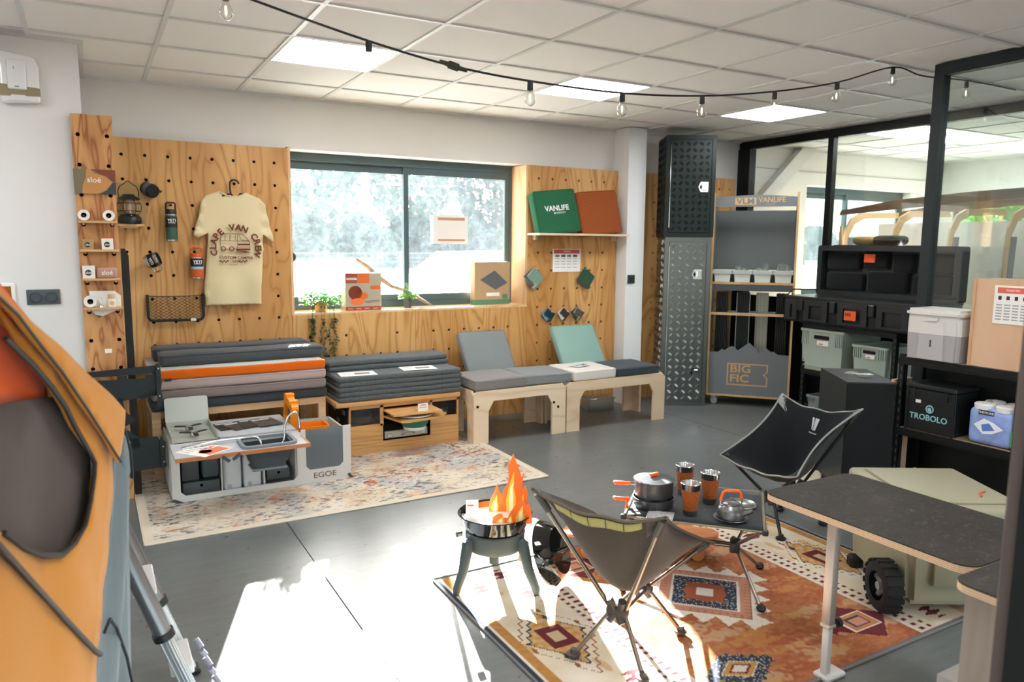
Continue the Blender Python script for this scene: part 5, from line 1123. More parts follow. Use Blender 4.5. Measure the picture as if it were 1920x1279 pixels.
# ================================================================== RACK WITH THE PORTABLE TOILET
rack('storage_rack', 'dark shelving unit carrying the white portable toilet', 4.15, 4.37, 1.98, 2.665, [.868, .445, .06], .88)
def rack_goods():
    # front faces look towards -x; local y runs along the shelf
    t = thing('portable_toilet', 'white and grey portable toilet box on the shelving', 'toilet', (4.13, 2.47, .869))
    Wt = mat('toilet_white', '#d8d6d1', .4); Gy = mat('toilet_grey', '#a7a4a6', .45)
    def tb(w0, w1, z0, z1, d0=0):  # tapered block
        m = MB(); b = bmesh.new(); bmesh.ops.create_cube(b, size=1)
        for v in b.verts:
            top = v.co.z > 0; w = w1 if top else w0; ins = 0 if top else .004
            v.co = Vector(((.12+v.co.x*(.245-ins)), v.co.y*w, z1 if top else z0))
        bmesh.ops.bevel(b, geom=[e for e in b.edges if abs((e.verts[0].co-e.verts[1].co).z) > .01], offset=.02, segments=3, affect='EDGES'); return m.bm(b)
    tb(.30, .31, 0, .145).build('tank', Gy, t, 40); tb(.312, .305, .146, .24).build('upper_body', Wt, t, 40)
    b = bmesh.new(); bmesh.ops.create_cube(b, size=1)
    for v in b.verts: v.co = Vector((.12+v.co.x*.26, v.co.y*.325, .262+v.co.z*.05))
    bmesh.ops.bevel(b, geom=b.edges[:], offset=.018, segments=3, affect='EDGES'); MB().bm(b).build('lid', Wt, t, 40)
    MB().prism([(-.07, .0), (-.085, .20), (-.075, .212), (.07, .212), (.08, .2), (.09, 0)], -.012, .004, 'yz').build('front_panel', Gy, t) if False else None
    p = MB(); p.prism([(-.075, 0.002), (.075, .002), (.07, .145), (-.07, .145)], -.008, .0, 'yz'); p.build('tank_panel', mat('toilet_grey2', '#b2afb1', .45), t)
    p = MB(); p.prism([(-.07, .146), (.07, .146), (.066, .215), (-.066, .215)], -.01, .0, 'yz'); p.build('body_panel', Wt, t)
    MB().box(-.0105, -.006, -.004, .004, .075, .115).build('level_gauge', mat('gauge_dark', '#47464a', .5), t); MB().prism([(-.03, .222), (.03, .222), (.04, .24), (-.04, .24)], -.018, -.004, 'yz').build('catch', Wt, t)
    t = thing('plywood_box', 'pale plywood box with a white instruction sheet on the shelving', 'box', (4.145, 2.10, .869))
    MB().box(0, .22, -.12, .155, 0, .47).build('panel', wood('peach_ply', '#c99f7d', '#dcb898', 3, 5), t); MB().box(-.006, .22, .155, .17, 0, .47).build('side_panel', wood('peach_ply_dark', '#b98d66', '#d1a67e', 3, 5), t)
    MB().box(-.004, 0, -.12, .06, .24, .44).build('sheet', PAPER, t); MB().box(-.0048, -.004, -.11, .045, .40, .43).build('heading', mat('red_heading2', '#dd6a55', .7), t); text('TOILETTES', .014, YETI_W, t, (-.0052, -.03, .415), rot=(R(90), 0, R(-90)))
    for k in range(4):
        y = .035-k*.04
        MB().box(-.0048, -.004, y-.012, y+.004, .365, .385).build('icon', mat('print_ink', '#33302f', .6), t)
        for z in range(6): MB().box(-.0046, -.004, y-.018, y+.012, .26+z*.015, .267+z*.015).build('line', mat('print_grey', '#a9a5a2', .7), t)
    t = thing('toilet_crate', 'black crate with pale lettering on the lower shelf', 'crate', (4.14, 2.452, .446))
    K = mat('crate_black', '#0c1011', .5)
    MB().rbox(0, .22, -.142, .142, 0, .25, .006, 1).build('shell', K, t); MB().rbox(-.012, .225, -.148, .148, .25, .275, .005, 1).build('lid', mat('crate_lid', '#141a1b', .5), t)
    v = MB().box(-.006, 0, -.13, .13, .185, .195).box(-.006, 0, -.13, .13, .225, .24)
    for y in (-.142, -.1, .09, .13): v.box(-.008, 0, y, y+.012, .19, .25)
    for y in (-.142, .13): v.box(-.008, 0, y, y+.012, .0, .19)
    v.build('ribs', K, t, kind='stuff'); TQ = mat('print_teal', '#8fc3c4', .6); text('TROBOLO', .047, TQ, t, (-.004, .005, .085), rot=(R(90), 0, R(-90)), bold=.02)
    g = MB(); g.lathe([(.024, 0), (.017, 0)], 20, (-.003, .0, .138), Matrix.Rotation(R(90), 4, 'Y'), caps=False); g.prism([(-.01, .135), (.0, .15), (.014, .14), (.008, .125), (-.006, .122)], -.003, -.001, 'yz'); g.build('emblem', TQ, t); MB().box(-.004, 0, .055, .085, .165, .183).build('price_tag', PAPER, t)
    t = thing('paper_roll_pack', 'blue wrapped pack of white toilet rolls on the lower shelf', 'toilet paper', (4.15, 2.13, .446))
    BL = mat('wrap_blue', '#8ea3d8', .35, var=.25, vscale=12)
    MB().rbox(-.0, .2, -.115, .115, 0, .2, .03, 3).build('wrap', BL, t, 50)
    for y in (-.055, .055):
        for x in (.05, .15): MB().lathe([(.05, .19), (.052, .215), (.045, .222), (.018, .222), (.016, .205), (0, .205)], 20, (x, y, 0)).build('roll', mat('roll_white', '#e8e6e3', .9), t, 40)
    MB().box(-.002, .002, -.02, .06, .165, .19).build('name_bar', mat('print_ink', '#33302f', .6), t); text('THETFORD', .016, YETI_W, t, (-.003, .02, .177), rot=(R(90), 0, R(-90)))
    MB().prism([(-.07, .1), (-.02, .13), (.03, .145), (.08, .105), (.03, .06), (-.02, .07)], -.003, .0, 'yz').build('arrow_print', mat('wrap_white', '#e9ecf3', .5), t); MB().prism([(-.03, .09), (0, .125), (.04, .11), (.03, .075)], -.004, .0, 'yz').build('globe_print', mat('wrap_deep', '#5b7cc4', .5), t)
    MB().box(-.001, .004, -.118, -.11, .02, .1).build('green_stripe', mat('wrap_green', '#2f9a4f', .5), t)
    for k, (y, lb) in enumerate(((2.58, 'small white carton by the upright at the bottom of the shelving'), (2.47, 'small white carton next to the green-capped bottle'))):
        t = thing('small_carton', lb, 'box', (4.13, y, .061), group='white cartons on the bottom shelf'); MB().rbox(0, .2, -.05, .05, 0, .105, .002, 1).build('carton', PAPER, t); text('PEXDA', .026, mat('print_grey_dark', '#77777a', .7), t, (-.0015, 0, .07), rot=(R(90), 0, R(-90)))
    t = thing('fluid_bottle', 'white bottle with dark green cap at the bottom of the shelving', 'bottle', (4.2, 2.37, .061)); MB().lathe([(0, 0), (.04, 0), (.042, .01), (.042, .09), (.03, .105)], 24).build('body', mat('bottle_white', '#dfe5e2', .4), t, 40); MB().lathe([(.03, .105), (.03, .15), (0, .152)], 24).build('cap', mat('cap_green', '#1f6a55', .4), t, 40)
    t = thing('tablet_tub', 'white tub with blue lid behind the cooler', 'tub', (4.18, 2.13, .061)); MB().lathe([(0, 0), (.045, 0), (.045, .1)], 24).build('body', mat('bottle_white', '#dfe5e2', .4), t, 40); MB().lathe([(.047, .1), (.047, .13), (0, .132)], 24).build('lid', mat('lid_blue', '#7f8fd0', .4), t, 40); MB().lathe([(.0455, .03), (.0455, .08)], 24, caps=False).build('label', mat('label_blue2', '#aebfe0', .5), t, 60)
    t = thing('plank', 'pale wooden board standing behind the rack upright', 'board', (4.2, 2.69, 0)); MB().box(-.06, .12, -.008, .008, 0, .72).build('board', wood('peach_ply', '#c99f7d', '#dcb898', 3, 5), t)
rack_goods()

# ================================================================== COOLER
def cooler():
    # local x = width, local y = length
    t = thing('wheeled_cooler', 'large khaki wheeled cool box behind the dark-topped table', 'cool box', (2.79, 1.69, 0), R(-30)); w, l = .48, .56
    KH = mat('cooler_khaki', '#97937a', .5, bump=.1, bscale=500)
    b = bmesh.new(); bmesh.ops.create_cube(b, size=1)
    for v in b.verts:
        k = .0 if v.co.z > 0 else .02; v.co = Vector((w/2+v.co.x*(w-2*k), l/2+v.co.y*(l-2*k), .05 if v.co.z < 0 else .40))
    bmesh.ops.bevel(b, geom=b.edges[:], offset=.028, segments=3, affect='EDGES'); MB().bm(b).build('body', KH, t, 40)
    MB().rbox(-.008, w+.008, -.012, l+.008, .402, .475, .022, 3).build('lid', KH, t, 40); MB().rbox(.045, w-.045, .05, l-.05, .474, .487, .008, 2).build('lid_panel', KH, t, 40)
    MB().rbox(-.014, w+.014, -.016, l+.014, .395, .41, .005, 1).build('seal', mat('cooler_seal', '#8d8a70', .6), t)
    for y in (.12, l-.12): MB().rbox(-.03, -.002, y-.02, y+.02, .33, .43, .008, 2).build('latch', mat('rubber_black', '#1a1b1b', .7), t)
    MB().rbox(.1, w-.1, -.018, .0, .15, .37, .012, 2).build('end_recess', mat('cooler_khaki2', '#8c886e', .5), t, 40)
    MB().lathe([(.024, 0), (.024, .012), (.018, .016), (0, .016)], 20, (w-.16, -.002, .12), Matrix.Rotation(R(90), 4, 'X')).build('drain_plug', mat('rubber_black', '#1a1b1b', .7), t, 40)
    for x in (-.045, w+.045):
        wh = MB().lathe([(.06, -.032), (.095, -.034), (.108, -.026), (.108, .026), (.095, .034), (.06, .032)], 32, (x, .09, .108), Matrix.Rotation(R(90), 4, 'Y'), caps=False); wo_ = wh.build('wheel', mat('tyre_black', '#141414', .8), t, 40)
        sp = MB()
        for k in range(5): sp.tube([(x, .09, .108), (x, .09+.066*math.cos(k*1.2566+.3), .108+.066*math.sin(k*1.2566+.3))], .011, 6)
        sp.lathe([(0, -.026), (.018, -.026), (.018, .026), (0, .026)], 14, (x, .09, .108), Matrix.Rotation(R(90), 4, 'Y')); sp.build('spokes', mat('hub_grey', '#8a8f92', .4), wo_, 40)
        td = MB()
        for k in range(18):
            q = MB().box(-.034, .034, -.011, .011, .103, .1115); q.xf(Matrix.Translation((x, .09, .108)) @ Matrix.Rotation(k*math.pi/9, 4, 'X')); td.add(q.v, q.f)
        td.build('tread_blocks', mat('tyre_black', '#141414', .8), wo_)
    MB().tube([(-.02, .09, .108), (w+.02, .09, .108)], .012, 8).build('axle', STEEL, t); [MB().rbox(x, x+.06, l-.08, l-.02, 0, .06, .01, 1).build('foot', mat('rubber_black', '#1a1b1b', .7), t) for x in (0, w-.06)]
    t = thing('lid_strap', 'orange tipped white cord lying on the cool box lid edge', 'strap', (3.18, 1.63, .4875), R(20)); MB().tube([(-.05, 0, .003), (0, .012, .003), (.04, .0, .003)], .004, 6).build('cord', mat('flap_orange', '#c4571d', .6), t)
cooler()

# ================================================================== NEAR TABLE AND COUNTER
def near_table():
    t = thing('work_table', 'dark-topped plywood table on a height-adjustable grey leg', 'table', (2.12, 1.1, 0))
    DT = NT('dark_laminate'); v = DT.coords((1, 1, 1)); a = DT.noise(v, 5, 6, .75, 1.2); b_ = DT.noise(v, 22, 5, .8, 2.5)
    c = DT.ramp(a, [(.35, hx('#25211d')), (.6, hx('#322d28')), (.75, hx('#453d35'))]); f = DT.ramp(b_, [(.56, (0, 0, 0)), (.68, (.6,)*3)])
    DT.l(DT.mix(f, c, hx('#6e6257')), DT.b.inputs['Base Color']); DT.b.inputs['Roughness'].default_value = .6; DT.b.inputs['Specular IOR Level'].default_value = .22; MATS['dark_laminate'] = DT.m
    poly = rrect(0, .5, 0, .76, .055, 6)
    MB().prism(poly, .598, .602, 'xy').build('laminate', DT.m, t)
    for k in range(7):
        MB().prism([(x, y) for x, y in rrect(.0006*(k % 2), .5-.0006*(k % 2), .0006*(k % 2), .76-.0006*(k % 2), .055, 6)], .577+.003*k, .58+.003*k, 'xy').build('ply_layer', mat('ply_light', '#e2c7a6', .6) if k % 2 == 0 else mat('ply_dark', '#c39e76', .6), t)
    LGm = mat('leg_alu', '#bdb5ad', .4, .5)
    MB().rbox(.03, .062, .46, .496, .2, .577, .006, 2).build('leg', LGm, t, 40); MB().rbox(.034, .058, .464, .492, 0.02, .2, .005, 2).build('inner_leg', mat('leg_white', '#d3d2cf', .4), t, 40)
    MB().rbox(.027, .065, .457, .499, .19, .205, .004, 1).build('collar', LGm, t); MB().lathe([(.008, 0), (.008, .02), (.016, .02), (.018, .035), (0, .036)], 16, (.065, .475, .197), Matrix.Rotation(R(90), 4, 'Y')).build('knob', CHARC, t, 40)
    MB().rbox(.02, .12, .445, .51, 0, .02, .006, 1).build('foot_bar', mat('leg_white', '#d3d2cf', .4), t)
    t = thing('sink_counter', 'dark-topped counter unit with a round cut-out beside the black post', 'counter', (1.745, .30, 0))
    c = MB(); out = rrect(0, .62, 0, .651, .04, 5); circ = [(.27+.08*math.cos(R(-126+360*i/20)), .50+.08*math.sin(R(-126+360*i/20))) for i in range(20)]
    ring_plate(c, out, circ, .716, .72, 'xy'); c.build('laminate', DT.m, t)
    for k in range(6):
        c = MB(); e = .0006*(k % 2); ring_plate(c, rrect(e, .62-e, e, .651-e, .04, 5), circ, .698+.003*k, .701+.003*k, 'xy'); c.build('ply_layer', mat('ply_light', '#e2c7a6', .6) if k % 2 == 0 else mat('ply_dark', '#c39e76', .6), t)
    MB().box(.022, .60, .02, .625, 0, .698).build('carcass', wood('grey_oak', '#8f8076', '#a99a8e', 5, 6), t); MB().lathe([(0, .72-.15), (.078, .72-.15)], 24, (.27, .5, .13)).build('inset_floor', mat('inset_cream', '#e3cfa8', .6), t)
    t = thing('white_drawer_box', 'low white drawer box standing behind the dark-topped counter', 'drawer', (2.045, .94, 0)); MB().box(0, .4, 0, .175, 0, .245).build('body', mat('drawer_white', '#d9d9d6', .45), t); MB().box(-.01, .41, -.0, .182, .258, .30).build('lid', mat('drawer_grey', '#a9a8a4', .5), t); MB().box(.005, .395, .005, .17, .245, .258).build('shadow_gap', mat('hole_black', '#050505', .9), t)
near_table()

# ================================================================== WORKSHOP BEHIND THE GLASS
def workshop():
    PD = wood('ply_dark_stain', '#4a3a2c', '#6d5540', 4, 6, 'x'); PL_ = mat('ply_edge_light', '#d2b184', .6); GF = mat('felt_grey', '#6f7480', .8)
    t = thing('van_bed_frame', 'curved plywood van lining frame with ribs in the workshop', 'van frame', (6.9, 3.0, 0))
    rail = [(2.22, 1.83), (2.2, 1.88), (1.6, 1.96), (.9, 2.0), (.1, 2.02), (.1, 1.93), (.9, 1.91), (1.6, 1.87)]
    MB().prism(rail, .0, .03, 'yz').build('top_rail', PD, t); MB().prism(rail, .9, .93, 'yz').build('top_rail', PD, t)
    for y in (.1, .55, 1.05, 1.6, 2.15):
        m = MB(); pts = [(0, y, .25), (0, y, 1.5), (.02, y, 1.68), (.1, y, 1.8), (.25, y, 1.86), (.9, y, 1.88)]
        vs = []; P = [Vector(p) for p in pts]
        out = [(p.x, p.z) for p in P]; inn = [(p.x+.06, p.z-.06) for p in P]
        m.prism(out+inn[::-1], y-.01, y+.01, 'xz'); m.build('rib', PL_, t)
        MB().prism([(.02, .3), (.10, .3), (.16, 1.6), (.06, 1.6)], y-.012, y-.008, 'xz').build('rib_felt', GF, t)
    for y, lb in ((1.0, 'felt'), ):
        MB().box(.5, .52, .2, 2.1, .9, 1.75).build('lining_sheet', mat('lining_white', '#d9d5cc', .8), t)
    t = thing('store_cabinet', 'dark tall cabinet standing in the workshop behind the black case', 'cabinet', (6.35, 4.22, 0)); MB().box(0, .5, 0, .62, 0, 1.52).build('body', mat('cab_charcoal', '#1c2122', .6), t); MB().box(-.012, 0, .01, .3, .03, 1.5).build('door', mat('cab_charcoal2', '#22282a', .6), t); MB().box(-.012, 0, .32, .61, .03, 1.5).build('door', mat('cab_charcoal2', '#22282a', .6), t)
    t = thing('bundle', 'kraft and dark cloth bundle lying on the workshop cabinet', 'bundle', (6.6, 4.53, 1.521)); MB().rbox(-.12, .12, 0, .22, 0, .085, .04, 3).build('kraft_half', mat('kraft', '#b0905e', .8), t, 60); MB().rbox(-.12, .12, -.24, .01, 0, .09, .045, 3).build('dark_half', fabric('cloth_dark', '#3b3a38'), t, 60)
    t = thing('wooden_rack', 'light wooden slatted rack in the workshop near the plywood box', 'rack', (8.75, 4.15, 0))
    for y in (0, .42): 
        for x in (0, .3): MB().box(x-.015, x+.015, y-.015, y+.015, 0, 1.85).build('upright', PL_, t)
    for z in (.5, .9, 1.22, 1.36): MB().box(-.02, .32, -.02, .44, z, z+.02).build('slat_shelf', PL_, t)
    for k in range(3): MB().box(.0, .3, .02+k*.14, .12+k*.14, 1.242, 1.30).build('stored_block', PD, t)
    for k, (y, z) in enumerate(((4.95, .0), (5.05, .0), (5.35, 0), (5.43, 0))):
        q = thing('timber_batten', ['light timber batten leaning nearest the display stand', 'light timber batten leaning beside the first in the workshop', 'thin batten leaning at the workshop window', 'last thin batten leaning at the workshop window'][k], 'batten', (6.75+.12*k, y, z), group='battens leaning by the workshop window'); MB().box(-.012, .012, -.012, .012, 0, 1.72-.06*k).build('batten', PL_, q, rot=(R(-4), 0, 0))
    t = thing('office_plant', 'small leafy plant in a pot on the workshop table', 'plant', (8.2, 4.45, .91)); MB().lathe([(0, 0), (.07, 0), (.09, .14), (0, .14)], 18).build('pot', mat('pot_grey', '#565b60', .6), t, 40)
    rnd = random.Random(4); f = MB(); foliage(f, [Vector((rnd.gauss(0, .06), rnd.gauss(0, .06), .16+rnd.random()*.2)) for _ in range(160)], .07, rnd); f.build('foliage', mat('plant_green', '#4fa02c', .5), t, kind='stuff')
    t = thing('workshop_table', 'dark workshop table beyond the glass', 'table', (7.95, 3.6, 0)); MB().box(0, .7, 0, 1.2, .87, .91).build('top', PD, t)
    for x in (.04, .66):
        for y in (.04, 1.16): MB().box(x-.03, x+.03, y-.03, y+.03, 0, .87).build('leg', PL_, t)
workshop()

# ================================================================== RUGS
def col_mesh(name, fn, x0, x1, y0, y1, nx, ny, z, wav):
    """thin rug slab whose woven pattern is stored per point in a colour attribute"""
    mb = MB(); mb.grid(lambda u, v: (x0+(x1-x0)*u, y0+(y1-y0)*v, z+wav(u, v)), nx, ny)
    top = len(mb.v); bor = [i for i in range(nx)]+[j*nx+nx-1 for j in range(1, ny)]+[(ny-1)*nx+i for i in range(nx-2, -1, -1)]+[j*nx for j in range(ny-2, 0, -1)]
    n = len(bor); mb.v += [(mb.v[i][0], mb.v[i][1], 0) for i in bor]
    for k in range(n): mb.f.append((bor[k], top+k, top+(k+1) % n, bor[(k+1) % n])); mb.m.append(0)
    me = bpy.data.meshes.new(name); me.from_pydata(mb.v, [], mb.f)
    at = me.color_attributes.new('weave', 'FLOAT_COLOR', 'POINT'); buf = []
    for x, y, _ in mb.v: buf += [*fn(x, y), 1]
    at.data.foreach_set('color', buf); return me
from mathutils import noise as mnoise
def rug_mat(name):
    t = NT(name); a = t.n('VertexColor', layer_name='weave'); n1 = t.noise(t.coords(), 260, 2, .7)
    c = t.mix(t.math('MULTIPLY', n1, .35), a.outputs['Color'], t.mix(.55, a.outputs['Color'], (.02, .015, .01))); t.l(c, t.b.inputs['Base Color'])
    t.b.inputs['Roughness'].default_value = .95; t.b.inputs['Specular IOR Level'].default_value = .1; t.bump(n1, .5, .003); return t.m
def nz(x, y, s, k=0): return mnoise.noise(Vector((x*s+k*17.3, y*s-k*5.1, k*3.7)))
C_ = {k: hx(v) for k, v in dict(rust='#a05a3c', rust2='#b97b55', white='#dcd3c6', blue='#37404f', pink='#c08a72', maroon='#6c3033', ochre='#c69250', beige='#d6c4a4', brown='#8f5a34', grey='#8f8a86', cream='#e2d8c8', sand='#cdb693').items()}
def lerp(a, b, t): return tuple(p+(q-p)*t for p, q in zip(a, b))
def rug2(x, y):
    dx, dy = x-2.25, y-2.255; ax, ay = abs(dx), abs(dy); w = nz(x, y, 40)
    if ay > .668: return lerp(C_['grey'], C_['blue'], .4)
    if ax > .955: return C_['blue'] if ax > .965 else C_['white']
    if ax > .91: return lerp(C_['ochre'], C_['brown'], .35+.3*w)
    if ax < .5:
        wear = .45+.5*nz(x*.5, y*1.6, 6, 1)+.5*nz(x, y*2, 34, 2)+.3*nz(x, y, 90, 12); c = lerp(C_['rust'], C_['rust2'], max(0, min(1, wear)))
        g_ = nz(x*.6, y*2, 7, 5)+.5*nz(x, y, 45, 13)
        if g_ > .22: c = lerp(c, C_['sand'], .5*min(1, (g_-.22)*5))
        g_ = nz(x*.6, y*2, 9, 8)+.5*nz(x, y, 50, 14)
        if g_ > .25: c = lerp(c, C_['ochre'], .5*min(1, (g_-.25)*5))
        Lc = ax+ay
        ang = (dx-dy) if dx*dy > 0 else (dx+dy); saw = abs(((ang*7.2) % 1)-.5)*2
        if Lc < .052: return C_['white']
        if Lc < .11+.02*saw: return C_['rust']
        if Lc < .19: return lerp(C_['blue'], C_['white'], .55 if nz(x, y, 120, 3) > .25 else 0)
        if Lc < .205: return C_['white']
        if Lc < .268: return lerp(C_['pink'], C_['rust'], .5 if ((ang*24) % 1) < .35 and Lc > .23 else .05)
        if Lc < .273: return C_['brown']
        if Lc < .29+.095*saw: return lerp(C_['white'], C_['cream'], .5+w)
        for sx, sy, m in ((-.31, -.5, 'blue'), (.36, -.485, 'maroon'), (.31, .5, 'blue'), (-.36, .485, 'maroon')):
            ex, ey = abs(dx-sx), abs(dy-sy)
            if m == 'blue':
                q = ex/.19+ey/.115; st = .16*(((ex*26) % 1))
                if q < .22: return C_['white']
                if q < .30: return C_['maroon']
                if q < .46: return C_['ochre']
                if q < .50: return C_['white']
                if q < .84+st: return lerp(C_['blue'], C_['white'], .5 if nz(x, y, 130, 4) > .22 else 0)
            else:
                q = max(ex/.10, ey/.07); r_ = ex/.2+ey/.14; s2 = .18*abs(((ex+ey)*16 % 1)-.5)*2
                if q < .35: return C_['pink']
                if q < .45: return C_['blue']
                if q < .72: return C_['rust2']
                if q < .8: return C_['white']
                if r_ < .82+s2: return C_['maroon']
                if r_ < .87+s2: return C_['pink']
        return c
    if ax < .60:
        if ax < .515: return C_['white']
        return C_['maroon'] if ((dy*26) % 1 < .45 and (.525 < ax < .55 or .57 < ax < .59)) else lerp(C_['white'], C_['beige'], .4+w)
    c = lerp(C_['beige'], C_['cream'], max(0, min(1, .5+nz(x, y, 9, 6))))
    if nz(x*2, y*.7, 9, 7) > .3: c = lerp(c, C_['ochre'], .6)
    for sy in (0,):
        ex, ey = ax-.765, abs(dy-sy); q = abs(ex)/.17+ey/.30; tz = .13*abs(((ex-dy)*15 % 1)-.5)*2
        b = max(abs(ex)/.055, ey/.075)
        if b < .45: return C_['sand']
        if b < 1: return C_['maroon']
        if q < .62+tz: return lerp(C_['ochre'], C_['sand'], .3+w)
        if q < .68+tz: return C_['blue']
        if q < .86+tz: return c
        if q < .895+tz: return C_['brown']
    for sx, sy in ((.67, .36), (.84, .5), (.7, .58)):
        ex, ey = ax-sx, ay-sy
        if abs(ey) < .05 and abs(ex) < .035*(1-abs(ey)/.06)+.02*math.sin(ey*160): return C_['maroon']
    return c
def rugs():
    t = thing('kilim_rug', 'rust orange tribal patterned rug under the camping chairs', 'rug')
    me = col_mesh('pile', rug2, 1.262, 3.24, 1.575, 2.935, 330, 230, .008, lambda u, v: .002*math.sin(u*9+v*4)); me.materials.append(rug_mat('kilim_weave'))
    o = bpy.data.objects.new('pile', me); COL.objects.link(o); o.parent = t
    MB().tube([(x, y, .005) for x, y in rrect(1.262, 3.24, 1.575, 2.935, .01, 3)], .006, 6, closed=True).build('binding', mat('binding_grey', '#7d7872', .9), t, 60)
    def rug1(x, y):
        e = min(x-.16, 2.53-x, y-3.965, 5.43-y); w = nz(x, y, 5, 1); c = lerp(C_['cream'], C_['sand'], max(0, min(1, .35+.5*w)))
        if e < .045: return lerp(C_['cream'], C_['sand'], .3+.2*w)
        inner = e > .30; d = nz(x*.7, y*1.5, 34, 2)+.7*nz(x*.6, y*1.6, 85, 3); fade = .75+.6*nz(x, y, 3, 9)
        g = nz(x, y, 8, 4)+.45*nz(x, y, 45, 21)
        if .045 < e < .06: d += .15
        if g > .2 and inner or (g > .36): c = lerp(c, hx('#c0694c'), max(0, min(.9, (g-.12)*1.8+.6*nz(x*.6, y*1.7, 60, 5)))*fade)
        elif nz(x, y, 5, 6)+.4*nz(x, y, 50, 22) > .15: c = lerp(c, hx('#a3a7b0'), .6*fade)
        elif nz(x, y, 7, 11) > .3: c = lerp(c, hx('#d9a982'), .6*fade)
        th = .20 if .1 < e < .3 else .30
        if d > th: c = lerp(c, hx('#3a4252'), min(.9, (d-th)*5)*fade)
        return c
    t = thing('vintage_rug', 'cream distressed floral rug under the camp kitchen', 'rug')
    me = col_mesh('pile', rug1, .16, 2.53, 3.965, 5.43, 400, 250, .006, lambda u, v: .0015*math.sin(u*11+v*5)); me.materials.append(rug_mat('vintage_weave'))
    o = bpy.data.objects.new('pile', me); COL.objects.link(o); o.parent = t
    MB().tube([(x, y, .004) for x, y in rrect(.16, 2.53, 3.965, 5.43, .01, 3)], .005, 6, closed=True).build('binding', mat('binding_cream', '#d8ccb8', .9), t, 60)
rugs()

